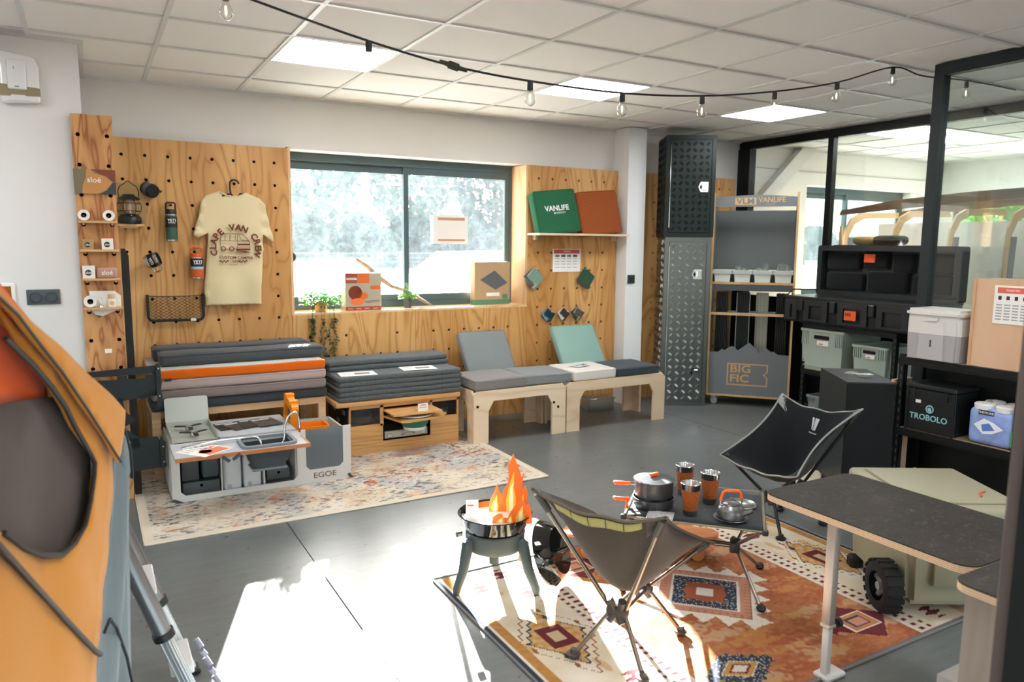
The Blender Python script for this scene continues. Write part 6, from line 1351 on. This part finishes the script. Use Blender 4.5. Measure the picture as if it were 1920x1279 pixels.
# ================================================================== FIRE PIT
def fire_pit():
    t = thing('fire_pit_grill', 'black enamel tripod gas grill holding the flame cut-outs', 'grill', (1.487, 2.765, 0))
    EN = mat('enamel_black', '#0b0d0d', .08, coat=.6); MT = mat('grill_matt', '#3f4a4a', .5); RX90 = Matrix.Rotation(R(90), 4, 'X')
    MB().lathe([(.105, .262), (.135, .275), (.158, .335), (.164, .338), (.160, .341), (.15, .335), (.128, .283), (.1, .275), (0, .273)], 48).build('pan', EN, t, 35)
    MB().lathe([(0, .165), (.085, .165), (.118, .18), (.128, .2), (.133, .258), (.128, .264), (.1, .265)], 40).build('burner_housing', MT, t, 35)
    MB().lathe([(0, .309), (.143, .309), (.146, .312), (.0, .313)], 40).build('grill_plate', mat('plate_pale', '#d9d7d2', .3), t, 50)
    for k, (fx, fy) in enumerate(((-.198, -.018), (.119, .237), (.11, -.181))):
        d = Vector((fx, fy, 0)).normalized(); a = d*.125; f = Vector((fx, fy, 0))
        lg = MB().tube([(a.x, a.y, .235), (a.x*1.12, a.y*1.12, .215), (a.x+(f.x-a.x)*.5, a.y+(f.y-a.y)*.5, .11), (f.x*.98, f.y*.98, .03), (f.x, f.y, .004)], [.02, .027, .022, .018, .012], 12).build('leg', MT, t, 60)
        MB().lathe([(.024, 0), (.02, .012), (0, .013)], 16, M=Matrix.Translation((a.x*1.18, a.y*1.18, .215)) @ Vector((d.x, d.y, 0)).to_track_quat('Z', 'Y').to_matrix().to_4x4()).build('hinge_cap', MT, lg, 40)
    MB().tube([(-.02, -.03, .165), (-.02, -.03, .12)], .022, 12).build('regulator', MT, t, 50); MB().tube([(-.152, .02, .26), (-.175, .02, .26)], .013, 12).build('gas_knob', STEEL, t, 50)
    MB().lathe([(0, 0), (.009, 0)], 10, M=Matrix.Translation((-.075, -.135, .30)) @ Matrix.Rotation(R(80), 4, 'X') @ Matrix.Identity(4)).build('screw', STEEL, t)
    # flame cut-outs: printed flat boards
    F1 = [(-.09, 0), (-.085, .05), (-.06, .10), (-.05, .14), (-.045, .10), (-.03, .075), (-.02, .11), (-.005, .13), (.0, .17), (-.005, .21), (.02, .27), (.035, .225), (.05, .19), (.055, .165), (.068, .19), (.062, .14), (.06, .10), (.075, .125), (.085, .085), (.08, .03), (.06, 0)]
    F2 = [(-.1, 0), (-.095, .03), (-.07, .048), (-.055, .045), (-.05, .025), (-.03, .028), (-.02, .05), (.0, .08), (.02, .11), (.028, .125), (.035, .10), (.05, .085), (.06, .095), (.07, .06), (.075, 0)]
    FO = mat('flame_orange', '#ee6a14', .5); FY = mat('flame_yellow', '#f7b53a', .5); FC = mat('flame_cream', '#f9e6b0', .5)
    def flame(label, loc, rz, poly, cut):
        t = thing('flame_cutout', label, 'flame prop', loc, rz, 'printed flame cut-outs'); M0 = None
        MB().prism(poly, -.0015, .0015).build('board', FO, t)
        n = len(poly); cx = sum(p[0] for p in poly)/n; cz = sum(p[1] for p in poly)/n*.6
        for k, (x, w, h) in enumerate(cut):
            def tongue(s, dy, m, nm):
                pts = [(x-w*s, .004), (x-w*1.1*s, h*.3), (x-w*.6*s, h*.6), (x+w*.5, h*(.55+.45*s)), (x+w*.5*s, h*.6), (x+w*.9*s, h*.35), (x+w*.8*s, .004)]
                MB().prism(pts, -.0015-dy, -.0015).build(nm, m, t)
            tongue(1, .0008, FY, 'flame_print'); tongue(.45, .0014, FC, 'flame_core')
    flame('tall orange flame cut-out standing at the back of the grill', (1.575, 2.80, .31), R(-30), F1, [(.012, .022, .19), (-.06, .016, .08), (.06, .014, .09)])
    flame('low orange flame cut-out leaning in the front of the grill', (1.53, 2.665, .31), R(-30), F2, [(.025, .02, .085), (-.06, .018, .03), (-.02, .012, .04)])
    q = thing('price_card', 'white card tucked into the rim of the grill', 'card', (1.385, 2.79, .31), R(-25)); MB().box(-.025, .03, -.001, .001, 0, .085).build('paper', PAPER, q, rot=(R(-15), 0, 0)); MB().box(-.018, .01, -.0018, -.001, .06, .066).build('heading', mat('flyer_coral', '#e0795c', .7), q, rot=(R(-15), 0, 0))
    # spare lid/pan leaning against a leg
    q = thing('grill_lid', 'glossy black enamel lid leaning on the grill leg', 'lid', (1.69, 2.645, .152)); q.rotation_euler = (R(68), R(8), R(35))
    MB().lathe([(.0, .062), (.10, .06), (.108, .052), (.142, .012), (.147, .0), (.142, .002), (.105, .045), (.0, .052)], 44).build('dome', EN, q, 35)
    MB().tube([(-.05, 0, .061), (-.05, 0, .085), (-.03, 0, .095), (.03, 0, .095), (.05, 0, .085), (.05, 0, .061)], .006, 8).build('handle', EN, q, 60)
    q = thing('hang_tag', 'small kraft tag hanging behind the grill leg', 'tag', (1.60, 2.72, .16), R(-30)); MB().box(-.008, .008, -.001, .001, -.055, 0).build('card', mat('kraft', '#b0905e', .8), q, rot=(0, R(12), 0))
fire_pit()

# ================================================================== CAMPING CHAIRS
def camp_chair(label, loc, rz, cloth, edge, pole, mesh_band=None, logo=False):
    t = thing('camping_chair', label, 'chair', loc, rz)
    cen = [(.53, .335), (.44, .28), (.32, .25), (.21, .265), (.12, .36), (.055, .47), (.01, .60)]
    def ev(P, u):
        n = len(P)-1; k = min(int(u*n), n-1); f = u*n-k
        p0, p1, p2, p3 = P[max(k-1, 0)], P[k], P[k+1], P[min(k+2, n)]
        return tuple(.5*((2*b)+(-a+c)*f+(2*a-5*b+4*c-d)*f*f+(-a+3*b-3*c+d)*f**3) for a, b, c, d in zip(p0, p1, p2, p3))
    def S(u, v):
        a = 2*u-1; cy, cz = ev(cen, v); e = (.545-.545*v, .375+.275*v)
        hw = .235-.05*math.sin(math.pi*v)+.01*v; k = abs(a)**2.4
        fold = .004*math.sin(a*9+v*7)
        return (a*hw, cy*(1-k)+e[0]*k, cz*(1-k)+e[1]*k+fold*(1-k))
    mb = MB().grid(S, 25, 33); o = mb.build('seat_fabric', cloth, t, 80); m = o.modifiers.new('s', 'SOLIDIFY'); m.thickness = .004
    P = [S(i/24, 0) for i in range(25)]+[S(1, j/32) for j in range(1, 33)]+[S(1-i/24, 1) for i in range(1, 25)]+[S(0, 1-j/32) for j in range(1, 32)]
    MB().tube(P, .0055, 6, closed=True).build('piping', edge, t, 60)
    for s in (0, 1):
        for v0, v1 in ((.86, 1.0), (0, .10)):
            c = MB().grid(lambda u, v: tuple(Vector(S((s*(1-.14)+.14*u), v0+(v1-v0)*v))+Vector((0, -.004 if v0 > .5 else 0, .0 if v0 > .5 else -.005))), 5, 5); oo = c.build('corner_pocket', edge if not mesh_band else cloth, t, 60); oo.modifiers.new('s', 'SOLIDIFY').thickness = .006
    if mesh_band:
        for k in range(5):
            c = MB().grid(lambda u, v: tuple(Vector(S(.16+.136*(k+u*.95), .935+.045*v))+Vector((0, -.006, 0))), 5, 3); oo = c.build('mesh_panel', mesh_band, t, 60); oo.modifiers.new('s', 'SOLIDIFY').thickness = .002
    if logo:
        WL = mat('logo_silver', '#b9bcc0', .5)
        c = MB()
        for pts in ([(-.045, .0), (-.02, .0), (-.012, -.03), (-.03, -.06)], [(-.008, 0), (.045, 0), (.02, -.06), (-.002, -.06)], [(-.012, -.035), (-.005, -.06), (-.022, -.06)]):
            b0 = len(c.v); c.add([tuple(Vector(S(.5-x, .93+z*1.2))+Vector((0, .006, .002))) for x, z in pts], [tuple(range(len(pts)))])
        c.build('logo', WL, t)
        for k in range(9): MB().add([tuple(Vector(S(.5-(-.05+k*.0115)+dx, .835+dz))+Vector((0, .006, .002))) for dx, dz in ((0, 0), (-.008, 0), (-.008, .008), (0, .008))], [(0, 1, 2, 3)]).build('logo_letter', WL, t)
    H1, H2 = Vector((0, .2, .185)), Vector((0, .43, .185)); HB = mat('hub_plastic', '#2a2a29', .5) if not mesh_band else mat('hub_plastic_brown', '#4a433d', .5)
    MB().tube([H1+Vector((.018, 0, 0)), H2+Vector((.018, 0, 0))], .0085, 8).build('spine', pole, t, 60); MB().tube([H1-Vector((.018, 0, 0)), H2-Vector((.018, 0, 0))], .0085, 8).build('spine', pole, t, 60)
    for Hh, top, ft in ((H1, (.225, .012, .625), (.135, .125, 0)), (H2, (.21, .515, .37), (.135, .5, 0))):
        MB().rbox(-.042, .042, Hh.y-.018, Hh.y+.018, Hh.z-.018, Hh.z+.018, .012, 2).build('hub', HB, t, 40)
        for s in (-1, 1):
            tp = Vector((s*top[0], top[1], top[2])); f = Vector((s*ft[0], ft[1], ft[2]))
            MB().tube([Hh+Vector((s*.03, 0, .01)), tp], .0085, 8).build('pole', pole, t, 60); MB().tube([tp+(Hh-tp)*.12, tp+(tp-Hh).normalized()*.012], .0135, 8).build('pole_cap', HB, t, 60)
            lg = MB().tube([Hh+Vector((s*.03, 0, -.01)), f+Vector((0, 0, .012))], .0085, 8).build('leg', pole, t, 60); MB().lathe([(0, 0), (.018, 0), (.026, .012), (.026, .017), (.014, .02), (.012, .034), (0, .034)], 16, f).build('foot', HB, lg, 40)
            MB().tube([Hh+Vector((s*.01, 0, 0)), Hh+(tp-Hh)*.12], .015, 8).tube([Hh, Hh+(f-Hh)*.2], .015, 8).build('socket', HB, t, 60)
    return t
POLE = mat('pole_alu', '#8e8378', .3, .9); POLEB = mat('pole_black', '#2a2c2d', .35, .6)
camp_chair('brown camping chair seen from behind on the orange rug', (1.41, 1.92, .0095), R(-61.9), fabric('chair_brown', '#54483d', '#463c33', scale=600, bump=.1), mat('piping_brown', '#5f5449', .8), POLE, mat('mesh_yellow', '#a89f5e', .7))
camp_chair('black camping chair with grey piping and white logo facing the grill', (3.50, 2.69, 0), R(96), fabric('chair_black', '#1c1f22', '#151719', scale=600, bump=.1), mat('piping_grey', '#8a8b86', .6), POLEB, None, True)

# ================================================================== CAMP TABLE WITH COOKWARE
def camp_table():
    A = R(43); t = thing('folding_camp_table', 'low black fabric folding table carrying the cookware', 'table', (2.291, 2.367, .0095), A)
    K = fabric('table_black', '#33373a', '#2a2d30', scale=600, bump=.1)
    o = MB().grid(lambda u, v: (-.255+.51*u, -.28+.56*v, .357-.004*math.sin(math.pi*u)*math.sin(math.pi*v)), 9, 9).build('top_fabric', K, t, 80); o.modifiers.new('s', 'SOLIDIFY').thickness = .004
    for s in (-1, 1): MB().tube([(-.26, s*.282, .355), (.26, s*.282, .355)], .0075, 8).tube([(s*.256, -.282, .355), (s*.256, .282, .355)], .0045, 8).build('edge_rod', mat('edge_brass', '#7d745c', .4, .6), t, 60)
    for sx in (-1, 1):
        for sy in (-1, 1): MB().rbox(sx*.258-.012, sx*.258+.012, sy*.284-.012, sy*.284+.012, .343, .365, .004, 1).build('corner_cap', CHARC, t)
    for sy in (-1, 1):
        Hh = Vector((0, sy*.17, .185)); MB().rbox(-.04, .04, Hh.y-.022, Hh.y+.022, .16, .21, .01, 2).build('hub', CHARC, t, 40)
        for sx in (-1, 1):
            MB().tube([Hh, (sx*.245, sy*.272, .35)], .008, 8).build('pole', POLE, t, 60); lg = MB().tube([Hh, (sx*.215, sy*.285, .012)], .008, 8).build('leg', POLE, t, 60)
            MB().lathe([(0, 0), (.014, .002), (.02, .014), (.014, .028), (0, .032)], 16, (sx*.215, sy*.285, 0)).build('foot', CHARC, lg, 40)
    for dx in (-.012, .012): MB().tube([(dx, -.17, .185), (dx, .17, .185)], .008, 8).build('spine', POLE, t, 60)
    Z = .369; HA = mat('hard_anodised', '#5c5d60', .35, .7); OG = mat('silicone_orange', '#f0641a', .5)
    SS = mat('steel_brushed', '#c4c2be', .22, 1); view = Vector((-.87, .49, 0))
    q = thing('frying_pan', 'shallow grey frying pan under the lidded pot', 'pan', (2.095, 2.43, Z)); 
    MB().lathe([(0, 0), (.078, 0), (.084, .006), (.088, .042), (.092, .045), (.086, .045), (.08, .008), (0, .006)], 36).build('body', HA, q, 40)
    q2 = thing('lidded_pot', 'grey cooking pot with orange lid knob stacked on the pan', 'pot', (2.095, 2.43, Z+.046))
    MB().lathe([(0, 0), (.076, 0), (.082, .008), (.084, .07), (.088, .073)], 36).build('body', HA, q2, 40)
    MB().lathe([(.088, .073), (.09, .078), (.08, .079), (.06, .085), (0, .09)], 36).build('lid', mat('lid_glossgrey', '#7d8083', .15, .7), q2, 40); MB().rbox(-.024, .024, -.008, .008, .09, .104, .005, 2).build('lid_knob', OG, q2, 40)
    for qq, z in ((q, .03), (q2, .055)):
        a = view; s = Vector((-a.y, a.x, 0))
        def P(r, w, h): v = a*r+s*w; return (v.x, v.y, z+h)
        MB().tube([P(.082, .02, 0), P(.115, .02, .004)], .0025, 6).tube([P(.082, -.02, 0), P(.115, -.02, .004)], .0025, 6).build('handle_wire', SS, qq, 60)
        MB().tube([P(.11, .022, .008), P(.165, .022, .012), P(.172, .0, .006), P(.165, -.02, -.006), P(.11, -.022, -.008)], .007, 8, closed=True).build('handle', OG, qq, 60)
    MB().tube([(-.115*.87, .115*.49, .03), (-.118*.87, .118*.49, -.02)], .006, 8).build('handle_drop', OG, q, 60)
    LE = fabric('leather_tan', '#96501f', '#823f16', scale=120, bump=.2, amt=.3)
    for k, (x, y, lb) in enumerate(((2.165, 2.275, 'steel tumbler with tan leather sleeve standing in front of the other two'), (2.345, 2.345, 'steel tumbler with tan leather sleeve beside the kettle'), (2.325, 2.485, 'steel tumbler with tan leather sleeve right behind the pot'))):
        c = thing('steel_tumbler', lb, 'tumbler', (x, y, Z), group='leather sleeved tumblers')
        MB().lathe([(0, .002), (.027, 0), (.029, .004), (.041, .135), (.043, .137), (.041, .139), (.038, .135), (.026, .008), (0, .007)], 30).build('cup', SS, c, 40); MB().lathe([(.0308, .022), (.0395, .108), (.0382, .109), (.0296, .022)], 30, caps=False).build('sleeve', LE, c, 60)
    pl = [(0, .002), (.05, .0), (.068, .01), (.071, .011), (.068, .013), (.05, .004), (0, .005)]
    k1 = thing('camp_plate', 'round grey plate under the kettle', 'plate', (2.275, 2.15, Z), group='camp plates'); MB().lathe(pl, 36).build('plate', HA, k1, 40)
    k2 = thing('camp_plate', 'shiny steel plate lying behind the kettle', 'plate', (2.43, 2.245, Z), group='camp plates'); MB().lathe(pl, 36).build('plate', SS, k2, 40)
    k3 = thing('camp_kettle', 'small grey kettle with orange folding handle', 'kettle', (2.275, 2.15, Z+.0055))
    KA = mat('kettle_alu', '#7f7f80', .32, .85)
    MB().lathe([(0, 0), (.05, 0), (.056, .006), (.057, .03), (.05, .05), (.038, .058), (.036, .062)], 36).build('body', KA, k3, 40); MB().lathe([(.037, .06), (.038, .066), (.03, .07), (0, .074)], 30).build('lid', KA, k3, 40)
    MB().lathe([(.004, .073), (.008, .085), (.0, .089)], 14).build('lid_knob', glass_mat('clear_knob', (.9, .95, 1), .2), k3, 60)
    s = Vector((.7, -.72, 0))
    hp = [(-.042, .06), (-.045, .075), (-.036, .108), (-.026, .117), (.026, .117), (.036, .108), (.042, .085)]
    MB().tube([(view.x*-r, view.y*-r, z) for r, z in hp[1:]], .0065, 8).build('handle', OG, k3, 60)
    for r in (-.044, .044): MB().tube([(view.x*-r, view.y*-r, .045), (view.x*-r, view.y*-r, .085)], .004, 6).build('handle_lug', SS, k3, 60)
    MB().tube([(.02, -.05, .03), (.034, -.075, .045), (.038, -.082, .052)], [.012, .009, .007], 10).build('spout', KA, k3, 60)
    c = thing('striped_pouch', 'black and white patterned mesh pouch at the table corner', 'pouch', (2.03, 2.33, Z), R(43))
    T2 = NT('zebra_cloth'); wv = T2.n('TexWave'); wv.inputs['Scale'].default_value = 40; wv.inputs['Distortion'].default_value = 6; T2.l(T2.coords(), wv.inputs['Vector']); T2.l(T2.ramp(wv.outputs['Fac'], [(.45, (.02, .02, .02)), (.55, (.75, .75, .75))]), T2.b.inputs['Base Color'])
    MB().grid(lambda u, v: (-.05+.1*u, -.07+.11*v, .003+.012*math.sin(math.pi*u)*math.sin(math.pi*v)), 9, 9).build('cloth', T2.m, c, 80)
    c = thing('paper_tent', 'small white folded card standing behind the pot', 'card', (2.23, 2.53, Z), R(20)); MB().prism([(-.018, 0), (.018, 0), (0, .045)], -.02, .02).build('card', PAPER, c)
    b = thing('longboard', 'orange wooden longboard lying under the camp table', 'skateboard', (2.27, 2.72, .0095), R(-31))
    dk = [(-.36, -.05), (-.38, 0), (-.36, .05), (-.2, .095), (.2, .095), (.36, .05), (.38, 0), (.36, -.05), (.2, -.095), (-.2, -.095)]
    MB().prism(dk, .095, .108, 'xy').build('deck', wood('longboard_orange', '#b5652e', '#d98a4a', 6, 6, 'x'), b)
    for x in (-.26, .26):
        MB().tube([(x, -.07, .04), (x, .07, .04)], .01, 8).tube([(x, 0, .04), (x, 0, .095)], .018, 8).build('truck', STEEL, b)
        for y in (-.085, .085): MB().lathe([(0, -.018), (.03, -.018), (.034, -.01), (.034, .01), (.03, .018), (0, .018)], 20, (x, y, .034), RXm).build('wheel', mat('wheel_amber', '#b5703c', .5), b, 40)
RXm = Matrix.Rotation(R(90), 4, 'X')
camp_table()

# ================================================================== TENT
def tent():
    t = thing('roof_tent', 'orange roof tent with dark open doorway and grey flank', 'tent', (.07, 2.3, 0), R(-106.699))
    OT = fabric('tent_amber', '#d08a2e', '#bd7822', scale=900, amt=.25, bump=.08); OB = fabric('tent_orange_inner', '#e0590a', '#cf4d05', scale=900, amt=.2, bump=.08); PU = fabric('tent_plum', '#55463f', '#473a35', scale=900, amt=.5, bump=.08)
    GY = fabric('tent_grey', '#7c868a', '#6b7579', scale=900, amt=.4, bump=.08); TR = mat('tent_trim', '#2b2421', .6)
    roof = [(1.5, 1.80), (.738, 1.393), (.61, 1.323), (.392, 1.213), (.096, 1.053)]
    zp = [(1.5, 1.77), (.742, 1.372), (.662, 1.314), (.546, 1.233), (.409, 1.124), (.19, .939)]
    inner = [(.743, 1.33), (.629, 1.262), (.546, 1.203), (.476, 1.145), (.432, 1.093), (.364, 1.026), (.317, .976), (.326, .95), (.364, .897), (.409, .856), (.482, .841), (.555, .845), (.653, .886), (.732, .933), (.81, .995)]
    out_in = [(1.0, 1.12), (1.02, 1.3), (.86, 1.385)]
    def sheet(nm, poly, y, m, th=.006, ripple=.0):
        bm = bmesh.new(); vs = [bm.verts.new((x, y, z)) for x, z in poly]; f = bm.faces.new(vs); f.normal_update(); bmesh.ops.triangulate(bm, faces=[f])
        for _ in range(3): bmesh.ops.subdivide_edges(bm, edges=[e for e in bm.edges if e.calc_length() > .06], cuts=1); bmesh.ops.triangulate(bm, faces=bm.faces[:])
        for v in bm.verts: v.co.y += ripple*(math.sin(v.co.x*16+v.co.z*9)+.6*math.sin(v.co.x*33-v.co.z*27))
        bmesh.ops.recalc_face_normals(bm, faces=bm.faces[:])
        o = MB().bm(bm).build(nm, m, t, 80); s = o.modifiers.new('s', 'SOLIDIFY'); s.thickness = th; s.offset = 0; return o
    sheet('roof_flap', roof+[(.154, .954), (.19, .939)]+zp[1:5][::-1]+[zp[0]], .02, OT, ripple=.002)
    edge = [(.156, .926), (.194, .809), (.262, .695), (.327, .586), (.393, .46), (.5, .25)]
    low = [(.743, 1.388), (.6, 1.31), (.392, 1.205), (.13, 1.045)]+edge+[(1.5, .25), (1.5, 1.76), (.86, 1.43), (.86, 1.385)]
    sheet('side_panel', low+out_in[:2][::-1]+inner[::-1][0:14], .0, OT, ripple=.0035)
    sheet('inner_panel', [(.45, 1.13), (.62, 1.19), (1.2, 1.24), (1.2, 1.5), (.76, 1.5), (.45, 1.3)], -.04, OB)
    sheet('mesh_door', [(.25, .78), (1.2, .78), (1.2, 1.25), (.62, 1.192), (.45, 1.165), (.25, 1.1)], -.03, PU, ripple=.004)
    MB().tube([(x, .006, z) for x, z in inner], .0055, 6).build('door_trim', TR, t, 60); MB().tube([(x, .028, z) for x, z in zp], .003, 6).build('zip', TR, t, 60)
    MB().tube([(x, .010, z) for x, z in [(1.1, 1.25), (.817, .958), (.701, .839), (.559, .694), (.414, .549), (.381, .522)]], .0065, 6).build('zip', mat('zip_brown', '#3e342c', .6), t, 60)
    E_ = [(.1, 1.045), (.15, .95), (.156, .926), (.194, .809), (.262, .695), (.327, .586), (.393, .46), (.5, .25)]; G_ = [(.088, 1.045), (.047, .999), (.022, .917), (.022, .84), (.053, .696), (.073, .549), (.099, .405), (.117, .25)]
    def Gf(u, v):
        k = v*7; i = min(int(k), 6); f = k-i; a = (E_[i][0]+(E_[i+1][0]-E_[i][0])*f, E_[i][1]+(E_[i+1][1]-E_[i][1])*f); b = (G_[i][0]+(G_[i+1][0]-G_[i][0])*f, G_[i][1]+(G_[i+1][1]-G_[i][1])*f)
        return (a[0]+(b[0]-a[0])*u, -.006+.018*math.sin(u*9+v*5)*math.sin(math.pi*u), a[1]+(b[1]-a[1])*u)
    o = MB().grid(Gf, 12, 30).build('flank', GY, t, 80); o.modifiers.new('s', 'SOLIDIFY').thickness = .005
    MB().grid(lambda u, v: (lambda i, f: (G_[i][0]+(G_[i+1][0]-G_[i][0])*f, -.006-1.2*u, G_[i][1]+(G_[i+1][1]-G_[i][1])*f))(min(int(v*7), 6), v*7-min(int(v*7), 6)), 10, 22).build('end_wall', GY, t, 80)
    MB().grid(lambda u, v: (lambda i, f: (roof[i][0]+(roof[i+1][0]-roof[i][0])*f, .02-1.23*u, roof[i][1]+(roof[i+1][1]-roof[i][1])*f))(min(int(v*4), 3), v*4-min(int(v*4), 3)), 10, 14).build('roof', OT, t, 80)
    MB().tube([(.08, .01, 1.0), (.045, .012, .93), (.04, .012, .85)], .005, 6).build('guy_cord', mat('cord_navy', '#22242c', .7), t, 60)
    MB().tube([(.35, .012, .56), (.31, .014, .575), (.27, .016, .53), (.2, .016, .41), (.14, .012, .27)], .004, 6).build('guy_cord', mat('cord_navy', '#22242c', .7), t, 60)
    MB().rbox(.02, .09, -.02, .01, .86, .96, .01, 2).build('buckle_strap', GY, t, 50)
    MB().box(.1, 1.5, -1.2, -.01, .16, .25).build('base_tray', mat('tray_grey', '#5f6669', .5), t)
    for x in (.25, 1.35):
        for y in (-1.1, -.12): MB().box(x-.03, x+.03, y-.03, y+.03, 0, .16).build('support', mat('leg_white', '#d3d2cf', .4), t)
    # ladder
    l = thing('telescopic_ladder', 'grey telescopic ladder standing against the tent', 'ladder', (.23, 2.44, 0)); AL = mat('ladder_alu', '#9b9da0', .3, .85); AR = mat('ladder_ribbed', '#cfd4d6', .25, .7)
    d = Vector((-.331, 0, 1)); 
    for y in (.0, .24):
        MB().tube([Vector((0, y, 0))+d*.27, Vector((0, y, 0))+d*.80], .027, 20).build('upper_tube', AL, l, 60); MB().tube([Vector((0, y, 0))+d*.272, Vector((0, y, 0))+d*.292], .033, 16).build('collar', CHARC, l, 60)
        m = MB()
        for k in range(14): m.tube([Vector((.019*math.cos(k*.4488), y+.019*math.sin(k*.4488), .004)), Vector((.019*math.cos(k*.4488), y+.019*math.sin(k*.4488), 0))+d*.27], .0045, 6)
        m.tube([Vector((0, y, .004)), Vector((0, y, 0))+d*.27], .018, 14); m.build('ribbed_tube', AR, l, 60); MB().rbox(-.03, .03, y-.03, y+.03, 0, .02, .006, 1).build('foot', CHARC, l)
    for k in (.13, .42, .7): MB().rbox(-.331*k-.035, -.331*k+.035, .02, .22, k-.012, k+.012, .004, 1).build('rung', mat('leg_white', '#d3d2cf', .4), l)
    c = thing('plastic_chain', 'lilac grey plastic chain hanging beside the ladder', 'chain', (.215, 2.40, .02)); CM = mat('chain_lilac', '#9a96a6', .35)
    for k in range(7):
        z = .24-k*.034; x = .01+k*.012
        MB().tube([(x, -.006 if k % 2 else .006, z), (x+.014, .006 if k % 2 else -.006, z-.026)], .009, 8).build('link', CM, c, 60)
tent()

# ================================================================== STRING LIGHTS
def string_lights():
    t = thing('string_lights', 'black festoon cord with clear globe bulbs sagging under the ceiling', 'string lights', (0, 2.85, 0))
    f = 2.85/2.75
    pts = [(-.2, 2.50), (.2, 2.40), (.545, 2.321), (.941, 2.244), (1.284, 2.196), (1.634, 2.178), (2.113, 2.179), (2.589, 2.215), (3.079, 2.286), (3.552, 2.382), (4.02, 2.516), (4.3, 2.50), (4.748, 2.523), (5.3, 2.545)]
    P = [Vector((x*f, 0, 1.503+(z-1.503)*f-.004)) for x, z in pts]; P = [Vector((p.x, 0, min(p.z, 2.558))) for p in P]
    CB = mat('cord_black', '#141414', .5); SG_ = mat('socket_green', '#1c2622', .5); sm = []
    for i in range(len(P)-1):
        p0, p1, p2, p3 = P[max(i-1, 0)], P[i], P[i+1], P[min(i+2, len(P)-1)]
        for k in range(5): u = k/5; sm.append(.5*((2*p1)+(-p0+p2)*u+(2*p0-5*p1+4*p2-p3)*u*u+(-p0+3*p1-3*p2+p3)*u**3))
    sm.append(P[-1]); MB().tube(sm, .0045, 6).build('cord', CB, t, 60)
    GB = glass_mat('bulb_glass', (.98, .97, .95), .12); FI = mat('filament_glow', '#ffd9b0', .5, emit=6)
    gl = MB().lathe([(.011, 0), (.013, -.012), (.022, -.028), (.025, -.042), (.021, -.057), (.01, -.066), (0, -.068)], 20).mesh('globe', GB, 70); fi = MB().lathe([(0, -.018), (.0035, -.022), (.0035, -.045), (0, -.05)], 10).mesh('filament', FI, 60); sk = MB().lathe([(0, .012), (.012, .012), (.013, -.022), (.011, -.026), (0, -.026)], 16).mesh('socket', SG_, 40)
    for x, z in ((.446, 2.345), (.941, 2.244), (1.634, 2.178), (2.113, 2.179), (2.589, 2.215), (3.079, 2.286), (3.552, 2.382), (4.02, 2.516), (4.748, 2.523)):
        s = bpy.data.objects.new('socket', sk); COL.objects.link(s); s.parent = t; s.location = (x*f, 0, min(2.555, 1.503+(z-1.503)*f)-.018)
        for nm, me in (('globe', gl), ('filament', fi)):
            o = bpy.data.objects.new(nm, me); COL.objects.link(o); o.parent = s; o.location = (0, 0, -.024)
    a = Vector((1.284*f, 0, 1.503+(2.196-1.503)*f-.004)); MB().tube([a+Vector((-.06, 0, .011)), a+Vector((-.025, 0, .005)), a+Vector((-.02, 0, .004)), a+Vector((.02, 0, -.004)), a+Vector((.025, 0, -.005)), a+Vector((.06, 0, -.011))], [.008, .01, .016, .016, .01, .007], 10).build('connector', mat('connector_olive', '#2f3324', .5), t, 60)
string_lights()

# ================================================================== lettering becomes plain mesh
def letters_to_mesh():
    bpy.context.view_layer.update(); dg = bpy.context.evaluated_depsgraph_get(); done = []
    for o in [o for o in bpy.data.objects if o.type == 'FONT']:
        me = bpy.data.meshes.new_from_object(o.evaluated_get(dg)); n = o.name
        c = bpy.data.objects.new('tmp', me); COL.objects.link(c); c.parent = o.parent; c.location = o.location; c.rotation_euler = o.rotation_euler; c.scale = o.scale
        done.append((o, c, n))
    for o, c, n in done: bpy.data.objects.remove(o, do_unlink=True); c.name = n
letters_to_mesh()
